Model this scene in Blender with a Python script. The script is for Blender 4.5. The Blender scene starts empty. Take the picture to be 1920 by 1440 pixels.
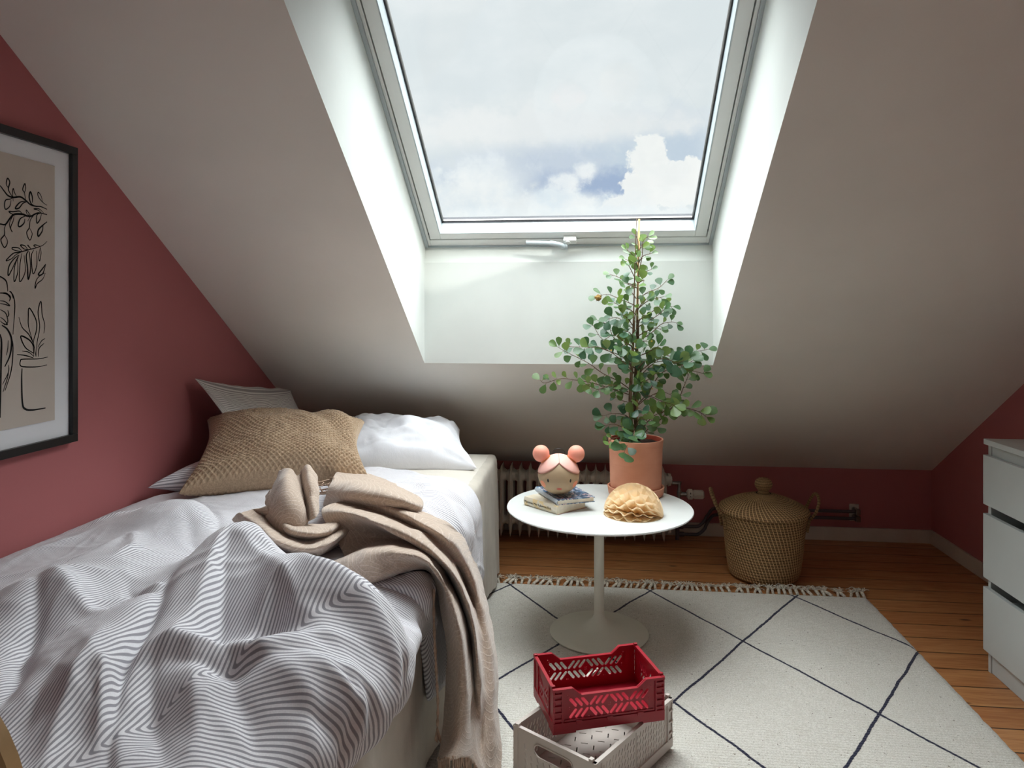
import bpy, bmesh, math, random, zlib, base64
import numpy as np
from math import sin, cos, pi, atan2, sqrt, radians, tan
from mathutils import Vector, Matrix, noise
random.seed(7)
scene = bpy.context.scene
# ------------------------------------------------------------------ camera
F = 1345.0                                   # focal length in pixels of a 1920 px wide picture
CAMH = 1.205
YAW = math.atan(148.0 / F)
cam_data = bpy.data.cameras.new('camera')
cam = bpy.data.objects.new('camera', cam_data)
scene.collection.objects.link(cam)
scene.camera = cam
cam.location = (0, 0, CAMH)
cam.rotation_euler = (pi / 2, 0, YAW)
cam_data.sensor_fit = 'HORIZONTAL'
cam_data.sensor_width = 36.0
cam_data.lens = F / 1920 * 36.0
cam_data.shift_y = -(720.0 - 585.0) / 1920.0
cam_data.clip_start = 0.02

# ------------------------------------------------------------------ colour management
vs = scene.view_settings
vs.view_transform = 'Standard'
vs.look = 'None'
vs.gamma = 1.0
vs.use_curve_mapping = False
vs.exposure = 0.0
scene.cycles.max_bounces = 16
scene.cycles.diffuse_bounces = 8
scene.cycles.transparent_max_bounces = 16
scene.cycles.sample_clamp_indirect = 6.0
scene.cycles.use_denoising = True
scene.cycles.use_adaptive_sampling = True
scene.cycles.adaptive_threshold = 0.02

# ------------------------------------------------------------------ sky
HIGH_SKY = 12.5        # sky brightness above the visible part, raised to light the room
SUN_GLOW = .8       # unseen glow round the sun, added to light the reveals
def build_world():
    w = bpy.data.worlds.new('sky'); scene.world = w; w.use_nodes = True
    nt = w.node_tree; nt.nodes.clear(); L = nt.links
    N = lambda t: nt.nodes.new(t)
    out = N('ShaderNodeOutputWorld'); bg = N('ShaderNodeBackground'); L.new(bg.outputs[0], out.inputs[0])
    tc = N('ShaderNodeTexCoord'); sep = N('ShaderNodeSeparateXYZ'); L.new(tc.outputs['Generated'], sep.inputs[0])
    def M(op, a, b=None, c=None, clamp=False):
        n = N('ShaderNodeMath'); n.operation = op; n.use_clamp = clamp
        for i, v in enumerate((a, b, c)):
            if v is None: continue
            if isinstance(v, (int, float)): n.inputs[i].default_value = v
            else: L.new(v, n.inputs[i])
        return n.outputs[0]
    def ramp(v, a, b):       # smooth 0..1
        n = N('ShaderNodeMapRange'); n.interpolation_type = 'SMOOTHSTEP'
        L.new(v, n.inputs[0]); n.inputs[1].default_value = a; n.inputs[2].default_value = b
        return n.outputs[0]
    def mix(f, a, b):
        n = N('ShaderNodeMix'); n.data_type = 'RGBA'
        L.new(f, n.inputs[0]) if not isinstance(f, (int, float)) else setattr(n.inputs[0], 'default_value', f)
        for k, v in ((6, a), (7, b)):
            if isinstance(v, tuple): n.inputs[k].default_value = v + (1,)
            else: L.new(v, n.inputs[k])
        return n.outputs[2]
    x, y, z = sep.outputs
    yy = M('MAXIMUM', M('ABSOLUTE', y), 0.05)
    tx = M('DIVIDE', x, yy); tz = M('DIVIDE', z, yy)
    comb = N('ShaderNodeCombineXYZ'); L.new(tx, comb.inputs[0]); L.new(tz, comb.inputs[1])
    def nz(scale, detail, rough, off, sy=1.0):
        mp = N('ShaderNodeMapping'); L.new(comb.outputs[0], mp.inputs[0])
        mp.inputs['Location'].default_value = off; mp.inputs['Scale'].default_value = (1, sy, 1)
        n = N('ShaderNodeTexNoise'); n.inputs['Scale'].default_value = scale; n.inputs['Detail'].default_value = detail
        n.inputs['Roughness'].default_value = rough; L.new(mp.outputs[0], n.inputs[0])
        return n.outputs[0]
    n_soft = nz(5.0, 5, .55, (3.1, 1.7, 0), 1.6)
    n_edge = nz(16.0, 8, .6, (7.3, 2.2, 0))
    n_big = nz(3.2, 3, .5, (1.3, 5.2, 0), 1.5)
    # thin high veil
    veil = mix(ramp(n_soft, .38, .68), (.77, .82, .85), (.87, .90, .92))
    # slate blue gap low in the sky
    def blob(cx, cz, rx, rz, soft=.35, wob=.9):
        dx = M('DIVIDE', M('SUBTRACT', tx, cx), rx); dz = M('DIVIDE', M('SUBTRACT', tz, cz), rz)
        d = M('SQRT', M('ADD', M('MULTIPLY', dx, dx), M('MULTIPLY', dz, dz)))
        d = M('ADD', d, M('MULTIPLY', M('SUBTRACT', n_edge, .5), wob))
        return ramp(d, 1.0 + soft * .5, 1.0 - soft * .5)
    def px(X, Y): return ((X - 1108) / F, (585 - Y) / F)
    c = veil
    def puff(cx, cz, rx, rz, soft, wob):       # billowing edge: coarse and fine lumps push the outline about
        dx = M('DIVIDE', M('SUBTRACT', tx, cx), rx); dz = M('DIVIDE', M('SUBTRACT', tz, cz), rz)
        d = M('SQRT', M('ADD', M('MULTIPLY', dx, dx), M('MULTIPLY', dz, dz)))
        d = M('ADD', d, M('ADD', M('MULTIPLY', M('SUBTRACT', n_edge, .5), wob), M('MULTIPLY', M('SUBTRACT', n_mid, .5), wob * 1.3)))
        return ramp(d, 1.0 + soft * .5, 1.0 - soft * .5)
    n_mid = nz(34.0, 8, .62, (2.3, 9.2, 0)); n_in = nz(12.0, 7, .6, (5.3, 3.2, 0))
    for (X, Y, rx, ry, soft, wob, col) in [
        (1060, 310, 200, 44, 1.5, 1.6, (.62, .69, .80)), (1262, 285, 120, 60, 1.5, 1.4, (.60, .69, .80)),
        (1120, 352, 125, 30, 1.1, 1.5, (.40, .50, .69)), (830, 330, 60, 20, 1.2, 1.6, (.66, .73, .82)),
        (905, 235, 170, 34, 1.6, 1.9, (.90, .91, .92)), (1120, 238, 180, 24, 1.6, 1.9, (.86, .88, .90))]:
        a, b = px(X, Y); c = mix(puff(a, b, rx / F, ry / F, soft, wob), c, col)
    shade = lambda hi_, lo_: mix(ramp(n_in, .40, .62), lo_, hi_)
    for (X, Y, rx, ry, soft, wob, hi_, lo_) in [
        (905, 335, 78, 44, 1.0, 1.8, (.86, .90, .93), (.78, .83, .89)), (870, 385, 100, 60, .7, 1.4, (.93, .95, .96), (.80, .86, .91)),
        (1060, 382, 82, 34, .7, 1.6, (.95, .97, .98), (.80, .87, .93)), (1098, 322, 22, 20, .7, 1.5, (.93, .95, .97), (.86, .9, .94)), (1066, 345, 34, 20, .8, 1.6, (.94, .96, .98), (.84, .89, .94)),
        (1216, 300, 40, 42, .16, 1.2, (.99, .99, .98), (.93, .94, .94)), (1238, 352, 66, 48, .14, 1.2, (1., 1., .99), (.94, .95, .95)),
        (1298, 345, 30, 44, .14, 1.2, (.99, .99, .98), (.95, .96, .96)), (1185, 402, 66, 34, .2, 1.2, (.99, .99, .99), (.93, .95, .96)),
        (1080, 446, 420, 56, .5, 1.2, (.96, .98, .98), (.88, .92, .95))]:
        a, b = px(X, Y); c = mix(puff(a, b, rx / F, ry / F, soft, wob), c, shade(hi_, lo_))
    # upper sky, out of view, brightened to light the room through the skylight
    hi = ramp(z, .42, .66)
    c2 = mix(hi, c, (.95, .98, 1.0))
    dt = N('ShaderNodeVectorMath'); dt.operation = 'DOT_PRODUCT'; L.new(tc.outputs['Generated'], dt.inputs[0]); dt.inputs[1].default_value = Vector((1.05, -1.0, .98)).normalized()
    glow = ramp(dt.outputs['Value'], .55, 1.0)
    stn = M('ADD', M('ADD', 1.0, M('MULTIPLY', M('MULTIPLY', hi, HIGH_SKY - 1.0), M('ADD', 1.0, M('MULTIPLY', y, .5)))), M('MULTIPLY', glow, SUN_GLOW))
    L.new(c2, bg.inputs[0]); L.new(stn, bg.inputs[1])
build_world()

sun_d = bpy.data.lights.new('sun', 'SUN'); sun_d.energy = 2.4; sun_d.angle = radians(1.2); sun_d.color = (1.0, .96, .88)
sun = bpy.data.objects.new('sun', sun_d); scene.collection.objects.link(sun)
sun.rotation_euler = Vector((-1.05, 1.0, -.98)).to_track_quat('-Z', 'Y').to_euler()

# ------------------------------------------------------------------ helpers
ORG = {}
def cr(h):      # sRGB 0-255 -> linear
    return tuple(((v / 255) / 12.92 if v / 255 <= .04045 else ((v / 255 + .055) / 1.055) ** 2.4) for v in h)
def fray(px, py):
    u = (px - 960) / F; v = (585 - py) / F; c, s = cos(YAW), sin(YAW)
    return Vector((c * u - s, s * u + c, v))
CAMP = Vector((0, 0, CAMH))
def at_z(px, py, z): d = fray(px, py); return CAMP + d * ((z - CAMH) / d.z)
def at_x(px, py, x): d = fray(px, py); return CAMP + d * (x / d.x)
def at_y(px, py, y): d = fray(px, py); return CAMP + d * (y / d.y)
def at_d(px, py, dist): return CAMP + fray(px, py) * dist
def nval(x, y=0, z=0): return noise.noise(Vector((x, y, z)))
def fbm(x, y, z=0, o=4):
    a, t, f = 1, 0, 1
    for _ in range(o): t += a * nval(x * f, y * f, z * f); a *= .5; f *= 2.03
    return t
def sstep(a, b, x):
    t = min(1, max(0, (x - a) / (b - a))); return t * t * (3 - 2 * t)

class MB:
    """collects shapes that become ONE mesh object"""
    def __init__(s): s.v = []; s.f = []; s.uv = []; s.mi = []
    def add(s, vs_, fs, uvs=None, mi=0):
        o = len(s.v); s.v += [tuple(v) for v in vs_]
        for k, f in enumerate(fs):
            s.f.append([i + o for i in f]); s.mi.append(mi)
            s.uv.append([uvs[i] for i in f] if uvs else [(0, 0)] * len(f))
        return s
    def box(s, a, b, rot=None, org=None, mi=0):
        x0, y0, z0 = a; x1, y1, z1 = b
        p = [Vector(q) for q in ((x0,y0,z0),(x1,y0,z0),(x1,y1,z0),(x0,y1,z0),(x0,y0,z1),(x1,y0,z1),(x1,y1,z1),(x0,y1,z1))]
        if rot is not None:
            o = Vector(org) if org else Vector((0,0,0)); p = [rot @ (q - o) + o for q in p]
        return s.add(p, [(0,3,2,1),(4,5,6,7),(0,1,5,4),(1,2,6,5),(2,3,7,6),(3,0,4,7)], mi=mi)
    def hexa(s, p, mi=0):
        return s.add(p, [(0,3,2,1),(4,5,6,7),(0,1,5,4),(1,2,6,5),(2,3,7,6),(3,0,4,7)], mi=mi)
    def tube(s, pts, r, n=8, caps=True, mi=0, flat=1.0):
        pts = [Vector(p) for p in pts]; m = len(pts)
        rr = r if hasattr(r, '__len__') else [r] * m
        T = []
        for i in range(m):
            t = pts[min(i + 1, m - 1)] - pts[max(i - 1, 0)]
            T.append(t.normalized() if t.length > 1e-9 else Vector((0, 0, 1)))
        up = Vector((0, 0, 1)) if abs(T[0].z) < .9 else Vector((1, 0, 0))
        A = T[0].cross(up).normalized(); vs_ = []; uvs = []; ln = 0
        for i in range(m):
            if i: ln += (pts[i] - pts[i - 1]).length
            A = (A - T[i] * A.dot(T[i]))
            A = A.normalized() if A.length > 1e-9 else T[i].orthogonal().normalized()
            B = T[i].cross(A)
            for k in range(n):
                t = 2 * pi * k / n
                vs_.append(pts[i] + (A * cos(t) + B * sin(t) * flat) * rr[i]); uvs.append((k / n, ln))
        fs = [(i * n + k, i * n + (k + 1) % n, (i + 1) * n + (k + 1) % n, (i + 1) * n + k) for i in range(m - 1) for k in range(n)]
        if caps: fs += [tuple(range(n - 1, -1, -1)), tuple((m - 1) * n + k for k in range(n))]
        return s.add(vs_, fs, uvs, mi)
    def lathe(s, prof, n=48, c=(0, 0, 0), rot=None, mi=0, sx=1, sy=1, cap=True):
        c = Vector(c); vs_ = []; uvs = []; ln = 0
        for j, (r, z) in enumerate(prof):
            if j: ln += sqrt((r - prof[j-1][0]) ** 2 + (z - prof[j-1][1]) ** 2)
            for k in range(n):
                t = 2 * pi * k / n; p = Vector((r * cos(t) * sx, r * sin(t) * sy, z))
                if rot is not None: p = rot @ p
                vs_.append(p + c); uvs.append((k / n, ln))
        fs = []
        for j in range(len(prof) - 1):
            for k in range(n):
                a, b = j * n + k, j * n + (k + 1) % n
                fs.append((a, b, b + n, a + n))
        o = len(s.v); s.add(vs_, fs, uvs, mi)
        # correct the wrap of u on the last column
        for f in range(len(s.f) - len(fs), len(s.f)):
            u = s.uv[f]
            if max(q[0] for q in u) - min(q[0] for q in u) > .5: s.uv[f] = [(q[0] + 1 if q[0] < .5 else q[0], q[1]) for q in u]
        if cap and prof[0][0] > 1e-6: s.f.append([o + k for k in range(n - 1, -1, -1)]); s.uv.append([(0, 0)] * n); s.mi.append(mi)
        if cap and prof[-1][0] > 1e-6: s.f.append([o + (len(prof) - 1) * n + k for k in range(n)]); s.uv.append([(0, 0)] * n); s.mi.append(mi)
        return s
    def grid(s, P, nu, nv, uvf=None, mi=0):
        vs_ = [P(i, j) for j in range(nv) for i in range(nu)]
        uvs = [uvf(i, j) if uvf else (i / (nu - 1), j / (nv - 1)) for j in range(nv) for i in range(nu)]
        return s.add(vs_, [(j*nu+i, j*nu+i+1, (j+1)*nu+i+1, (j+1)*nu+i) for j in range(nv-1) for i in range(nu-1)], uvs, mi)
    def build(s, name, mat, parent=None, smooth=False, local=False, bevel=0, sub=0, sharp=None, weld=False, solid=0):
        me = bpy.data.meshes.new(name)
        org = Vector((0, 0, 0))
        if parent is not None: org = ORG.get(parent.name, Vector((0, 0, 0)))
        vs_ = s.v if local or parent is None else [tuple(Vector(v) - org) for v in s.v]
        me.from_pydata(vs_, [], s.f)
        mats = mat if isinstance(mat, (list, tuple)) else [mat]
        for m in mats: me.materials.append(m)
        uvl = me.uv_layers.new(name='UVMap'); flat = [c for f in s.uv for p in f for c in p]
        uvl.data.foreach_set('uv', flat)
        me.polygons.foreach_set('material_index', s.mi)
        bm = bmesh.new(); bm.from_mesh(me)
        if weld: bmesh.ops.remove_doubles(bm, verts=bm.verts, dist=1e-5)
        bmesh.ops.recalc_face_normals(bm, faces=bm.faces) if not getattr(s, 'keep', False) else None
        bm.to_mesh(me); bm.free()
        if smooth: me.polygons.foreach_set('use_smooth', [True] * len(me.polygons))
        if sharp: me.set_sharp_from_angle(angle=radians(sharp))
        ob = bpy.data.objects.new(name, me); scene.collection.objects.link(ob)
        if parent is not None: ob.parent = parent; ORG[ob.name] = org
        if solid: m = ob.modifiers.new('thickness', 'SOLIDIFY'); m.thickness = solid; m.offset = 0
        if bevel:
            m = ob.modifiers.new('bevel', 'BEVEL'); m.width = bevel; m.segments = 2; m.limit_method = 'ANGLE'; m.angle_limit = radians(40)
        if sub: m = ob.modifiers.new('subdivision', 'SUBSURF'); m.levels = sub; m.render_levels = sub
        return ob
def tag(o, label=None, cat=None, group=None, kind=None):
    if label: o['label'] = label
    if cat: o['category'] = cat
    if group: o['group'] = group
    if kind: o['kind'] = kind
    return o
def thing(name, label, cat, loc, rz=0, group=None):
    o = bpy.data.objects.new(name, None); scene.collection.objects.link(o); o.empty_display_size = .05
    o.location = loc; o.rotation_euler = (0, 0, rz); ORG[o.name] = Vector(loc)
    return tag(o, label, cat, group)
def copy_of(o, parent=None):
    c = o.copy(); scene.collection.objects.link(c)
    if parent is not None: c.parent = parent
    ORG[c.name] = ORG.get(o.name, Vector((0, 0, 0)))
    return c
def panel_2d(outline, holes, thick):
    """a flat plate with holes: outline and holes are lists of (x, y); returns verts, faces in the xy plane, z 0..thick"""
    cu = bpy.data.curves.new('plate', 'CURVE'); cu.dimensions = '2D'; cu.fill_mode = 'BOTH'; cu.extrude = thick / 2
    for poly in [outline] + holes:
        sp = cu.splines.new('POLY'); sp.points.add(len(poly) - 1)
        for i, (x, y) in enumerate(poly): sp.points[i].co = (x, y, 0, 1)
        sp.use_cyclic_u = True
    ob = bpy.data.objects.new('plate', cu); me = ob.to_mesh()
    v = [tuple(q.co) for q in me.vertices]; f = [tuple(p.vertices) for p in me.polygons]
    ob.to_mesh_clear(); bpy.data.objects.remove(ob); bpy.data.curves.remove(cu)
    return v, f
def catmull(P, n):
    P = [Vector(p) for p in P]; out = []
    Q = [P[0] * 2 - P[1]] + P + [P[-1] * 2 - P[-2]]
    for i in range(1, len(Q) - 2):
        for k in range(n):
            t = k / n; a, b, c, d = Q[i-1], Q[i], Q[i+1], Q[i+2]
            out.append(.5 * ((2*b) + (c-a)*t + (2*a-5*b+4*c-d)*t*t + (3*b-a-3*c+d)*t**3))
    out.append(P[-1]); return out

# ------------------------------------------------------------------ materials
class NT:
    def __init__(s, name):
        s.m = bpy.data.materials.new(name); s.m.use_nodes = True; s.t = s.m.node_tree; s.t.nodes.clear()
        s.out = s.n('ShaderNodeOutputMaterial'); s.b = s.n('ShaderNodeBsdfPrincipled'); s.l(s.b.outputs[0], s.out.inputs[0])
        s.tc = s.n('ShaderNodeTexCoord')
    def n(s, t): return s.t.nodes.new(t)
    def l(s, a, b): s.t.links.new(a, b)
    def set(s, sock, v):
        if isinstance(v, bpy.types.NodeSocket): s.l(v, sock)
        elif isinstance(v, tuple): sock.default_value = v + (1,) if len(v) == 3 and sock.type == 'RGBA' else v
        else: sock.default_value = v
    def math(s, op, a, b=None, c=None):
        n = s.n('ShaderNodeMath'); n.operation = op
        for i, v in enumerate((a, b, c)):
            if v is not None: s.set(n.inputs[i], v)
        return n.outputs[0]
    def map(s, src='Object', scale=(1,1,1), rot=(0,0,0), loc=(0,0,0)):
        n = s.n('ShaderNodeMapping'); s.l(s.tc.outputs[src], n.inputs[0])
        n.inputs['Scale'].default_value = scale; n.inputs['Rotation'].default_value = rot; n.inputs['Location'].default_value = loc
        return n.outputs[0]
    def noise(s, vec, scale, detail=3, rough=.5, dist=0):
        n = s.n('ShaderNodeTexNoise'); s.l(vec, n.inputs[0]); n.inputs['Scale'].default_value = scale
        n.inputs['Detail'].default_value = detail; n.inputs['Roughness'].default_value = rough; n.inputs['Distortion'].default_value = dist
        return n.outputs[0]
    def ramp(s, v, a, b, lo=0., hi=1.):
        n = s.n('ShaderNodeMapRange'); n.interpolation_type = 'SMOOTHSTEP'; s.l(v, n.inputs[0])
        for i, q in enumerate((a, b, lo, hi)): n.inputs[i + 1].default_value = q
        return n.outputs[0]
    def mix(s, f, a, b, mode='MIX'):
        n = s.n('ShaderNodeMix'); n.data_type = 'RGBA'; n.blend_type = mode
        s.set(n.inputs[0], f); s.set(n.inputs[6], a); s.set(n.inputs[7], b); return n.outputs[2]
    def bump(s, h, strength=.3, dist=.01):
        n = s.n('ShaderNodeBump'); n.inputs['Strength'].default_value = strength; n.inputs['Distance'].default_value = dist
        s.l(h, n.inputs['Height']); s.l(n.outputs[0], s.b.inputs['Normal']); return n
    def base(s, c, rough=.5, spec=.5, metal=0., sheen=0.):
        s.set(s.b.inputs['Base Color'], c); s.set(s.b.inputs['Roughness'], rough)
        s.b.inputs['Specular IOR Level'].default_value = spec; s.b.inputs['Metallic'].default_value = metal
        s.b.inputs['Sheen Weight'].default_value = sheen
        return s.m
    def sepuv(s, src='UV'):
        n = s.n('ShaderNodeSeparateXYZ'); s.l(s.tc.outputs[src], n.inputs[0]); return n.outputs
def simple(name, rgb, rough=.5, spec=.5, metal=0, var=.04, vscale=6, bump=0, bscale=200, sheen=0):
    k = NT(name); c = cr(rgb)
    nz = k.noise(k.map('Object'), vscale, 4)
    a = tuple(max(0, v * (1 - var * 2)) for v in c); b = tuple(min(1, v * (1 + var * 2)) for v in c)
    col = k.mix(k.ramp(nz, .3, .7), a, b)
    if bump: k.bump(k.noise(k.map('Object'), bscale, 3), bump, .002)
    return k.base(col, rough, spec, metal, sheen)
MT = {}
def wall_paint(name, rgb):
    k = NT(name); c = cr(rgb)
    n1 = k.noise(k.map('Object', (1, 1, 1)), 1.3, 4); n2 = k.noise(k.map('Object'), 90, 4)
    col = k.mix(k.ramp(n1, .3, .7), tuple(v * .95 for v in c), tuple(v * 1.05 for v in c))
    k.bump(n2, .12, .002)
    return k.base(col, .75, .25)
MT['pink'] = wall_paint('rose wall paint', (176, 107, 108))
MT['ceiling'] = wall_paint('warm white ceiling paint', (228, 226, 219))
MT['offwhite'] = wall_paint('off white wall paint', (222, 214, 203))
MT['reveal'] = simple('smooth white paint', (217, 221, 217), .5, .3, var=.01)
MT['trim'] = simple('aged white skirting paint', (205, 193, 180), .45, .4, var=.03)
MT['win_white'] = simple('white lacquered window', (222, 224, 222), .3, .5, var=.01)
MT['win_grey'] = simple('grey window lining', (178, 188, 192), .35, .5, var=.01)
MT['gasket'] = simple('dark rubber gasket', (45, 46, 52), .5, .4, var=.02)
MT['chest'] = simple('white foil drawer front', (184, 188, 186), .38, .45, var=.01)
MT['tabletop'] = simple('matt white tabletop', (216, 219, 217), .35, .4, var=.01)
MT['tablebase'] = simple('off white lacquered metal', (222, 222, 210), .4, .4, var=.01)
MT['radiator'] = simple('white radiator enamel', (206, 200, 190), .35, .5, var=.03)
MT['steel'] = simple('brushed steel fitting', (150, 146, 142), .3, .5, 1.0, var=.06, vscale=40)
MT['pipe'] = simple('dark grey painted pipe', (84, 74, 78), .4, .5, var=.06)
MT['black'] = simple('black frame lacquer', (18, 18, 20), .35, .5, var=.02)
MT['mat_board'] = simple('white mat board', (226, 228, 232), .8, .2, var=.01)
MT['print'] = simple('greige printed paper', (196, 186, 176), .8, .2, var=.01)
MT['ink'] = simple('black ink', (14, 14, 15), .7, .2, var=.01)
MT['soil'] = simple('potting soil', (46, 32, 26), .95, .2, var=.4, vscale=90, bump=1, bscale=150)
MT['hair'] = simple('pink rubber', (238, 184, 172), .5, .35, var=.01)
MT['bun'] = simple('coral rubber', (243, 160, 138), .5, .35, var=.01)
MT['band'] = simple('orange rubber band', (212, 130, 82), .5, .35, var=.01)
MT['face'] = simple('tan rubber', (176, 152, 122), .55, .3, var=.01)
MT['cheek'] = simple('peach print', (232, 150, 116), .6, .3, var=.01)
MT['lips'] = simple('red print', (196, 92, 84), .6, .3, var=.01)
MT['seam'] = simple('brown moulded seam', (140, 86, 70), .6, .3, var=.01)
MT['red'] = simple('burgundy plastic', (160, 20, 40), .32, .5, var=.02)
MT['beige_pl'] = simple('warm grey plastic', (206, 196, 188), .38, .45, var=.01)
MT['page'] = simple('book pages', (232, 224, 206), .8, .2, var=.03, vscale=60)
MT['stake'] = simple('bamboo stake', (196, 158, 104), .6, .3, var=.12, vscale=60)
MT['stem'] = simple('woody stem', (104, 82, 62), .7, .3, var=.15, vscale=60)
MT['plywood'] = simple('pale plywood edge', (208, 176, 128), .5, .4, var=.06, vscale=30)
MT['darkwood'] = simple('dark red stained wood', (96, 34, 22), .4, .5, var=.1, vscale=20)
def mk_paper():
    k = NT('cream tissue paper'); c = cr((250, 234, 204))
    k.m.use_nodes = True
    k.base(c, .8, .2)
    tr = k.n('ShaderNodeBsdfTranslucent'); tr.inputs[0].default_value = c + (1,)
    mx = k.n('ShaderNodeMixShader'); mx.inputs[0].default_value = .35
    k.l(k.b.outputs[0], mx.inputs[1]); k.l(tr.outputs[0], mx.inputs[2]); k.l(mx.outputs[0], k.out.inputs[0])
    return k.m
MT['paper'] = mk_paper()
def mk_glass():
    k = NT('window glass'); tr = k.n('ShaderNodeBsdfTransparent'); gl = k.n('ShaderNodeBsdfGlossy'); gl.inputs['Roughness'].default_value = .01
    tr.inputs[0].default_value = (.97, .985, .98, 1)
    g = k.n('ShaderNodeNewGeometry'); dp = k.n('ShaderNodeVectorMath'); dp.operation = 'DOT_PRODUCT'; k.l(g.outputs['Normal'], dp.inputs[0]); k.l(g.outputs['Incoming'], dp.inputs[1])
    fr = k.math('ADD', .015, k.math('MULTIPLY', .5, k.math('POWER', k.math('SUBTRACT', 1., k.math('ABSOLUTE', dp.outputs['Value'])), 5.)))
    mx = k.n('ShaderNodeMixShader'); k.l(fr, mx.inputs[0]); k.l(tr.outputs[0], mx.inputs[1]); k.l(gl.outputs[0], mx.inputs[2])
    k.l(mx.outputs[0], k.out.inputs[0]); k.t.nodes.remove(k.b); return k.m
MT['glass'] = mk_glass()
def mk_floor():
    k = NT('pine floorboards'); W = .1175
    sp = k.n('ShaderNodeSeparateXYZ'); k.l(k.tc.outputs['Object'], sp.inputs[0]); x, y, z = sp.outputs
    q = k.math('DIVIDE', k.math('ADD', y, .0145), W); idx = k.math('FLOOR', q); fr = k.math('FRACT', q)
    wn = k.n('ShaderNodeTexWhiteNoise'); wn.noise_dimensions = '1D'; k.l(idx, wn.inputs['W']); rnd = wn.outputs['Value']
    cb = k.n('ShaderNodeCombineXYZ'); k.l(k.math('ADD', x, k.math('MULTIPLY', rnd, 7.3)), cb.inputs[0]); k.l(y, cb.inputs[1]); k.l(k.math('MULTIPLY', rnd, 9.), cb.inputs[2])
    mp = k.n('ShaderNodeMapping'); k.l(cb.outputs[0], mp.inputs[0]); mp.inputs['Scale'].default_value = (1.0, 12, 1)
    g1 = k.noise(mp.outputs[0], 5.0, 5, .6, 1.2)
    mp2 = k.n('ShaderNodeMapping'); k.l(cb.outputs[0], mp2.inputs[0]); mp2.inputs['Scale'].default_value = (2.0, 90, 1)
    g2 = k.noise(mp2.outputs[0], 4.0, 4, .6)
    a, b, c = cr((192, 138, 88)), cr((160, 102, 60)), cr((118, 66, 38))
    col = k.mix(k.ramp(g1, .3, .72), a, b); col = k.mix(k.ramp(g2, .5, .8, 0, .5), col, c)
    col = k.mix(k.ramp(rnd, 0, 1, 0, .35), col, cr((150, 84, 42)))
    # knots
    vo = k.n('ShaderNodeTexVoronoi'); mp3 = k.n('ShaderNodeMapping'); k.l(cb.outputs[0], mp3.inputs[0]); mp3.inputs['Scale'].default_value = (1.5, 4.6, 1)
    k.l(mp3.outputs[0], vo.inputs['Vector']); vo.inputs['Scale'].default_value = 1.5; vo.inputs['Randomness'].default_value = 1
    col = k.mix(k.ramp(vo.outputs['Distance'], .075, .03), col, cr((60, 24, 12)))
    edge = k.math('MINIMUM', fr, k.math('SUBTRACT', 1., fr)); gap = k.ramp(edge, .012, .028)
    col = k.mix(gap, cr((38, 20, 12)), col)
    h = k.math('ADD', k.math('MULTIPLY', gap, 1.), k.math('MULTIPLY', g2, .12))
    k.bump(h, .5, .002)
    return k.base(col, k.ramp(g1, .2, .8, .32, .45), .45)
MT['floor'] = mk_floor()
def mk_rug():
    k = NT('cream wool rug with navy lines')
    sp = k.n('ShaderNodeSeparateXYZ'); k.l(k.tc.outputs['Object'], sp.inputs[0]); x, y, z = sp.outputs
    w1 = k.math('MULTIPLY', k.math('SUBTRACT', k.noise(k.map('Object'), 5, 3), .5), .034)
    w2 = k.math('MULTIPLY', k.math('SUBTRACT', k.noise(k.map('Object', loc=(4, 4, 4)), 70, 3), .5), .012)
    w = k.math('ADD', w1, w2)
    p = k.math('DIVIDE', k.math('ADD', x, .28-.25), .6); q = k.math('DIVIDE', k.math('SUBTRACT', 3.115-2.0, y), .88)
    def line(v):
        v = k.math('ADD', v, w); f = k.math('FRACT', k.math('ADD', v, .5)); d = k.math('ABSOLUTE', k.math('SUBTRACT', f, .5))
        return d
    d = k.math('MINIMUM', line(k.math('SUBTRACT', p, q)), line(k.math('ADD', p, q)))
    m = k.ramp(d, .0105, .0075)
    fine = k.noise(k.map('Object'), 260, 3); kn = k.noise(k.map('Object', (1, 1, 1)), 28, 4)
    rows = k.n('ShaderNodeTexWave'); rows.wave_type = 'BANDS'; rows.bands_direction = 'Y'; rows.inputs['Scale'].default_value = 26; rows.inputs['Distortion'].default_value = 1.5; rows.inputs['Detail'].default_value = 2; rows.inputs['Detail Scale'].default_value = 3
    k.l(k.tc.outputs['Object'], rows.inputs[0])
    base = k.mix(k.ramp(fine, .3, .7), cr((198, 194, 184)), cr((228, 225, 217)))
    base = k.mix(k.ramp(kn, .45, .75, 0, .25), base, cr((196, 190, 176)))
    base = k.mix(k.ramp(k.noise(k.map('Object', loc=(9, 1, 0)), 120, 1), .74, .78), base, cr((110, 96, 84)))
    col = k.mix(m, base, cr((40, 42, 62)))
    k.bump(k.math('ADD', k.math('ADD', fine, k.math('MULTIPLY', rows.outputs['Fac'], .5)), k.math('MULTIPLY', m, .8)), .8, .004)
    return k.base(col, .95, .1, sheen=.2)
MT['rug'] = mk_rug()
MT['tassel'] = simple('cream wool yarn', (206, 198, 184), .95, .1, var=.12, vscale=80, bump=.6, bscale=500)
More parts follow.
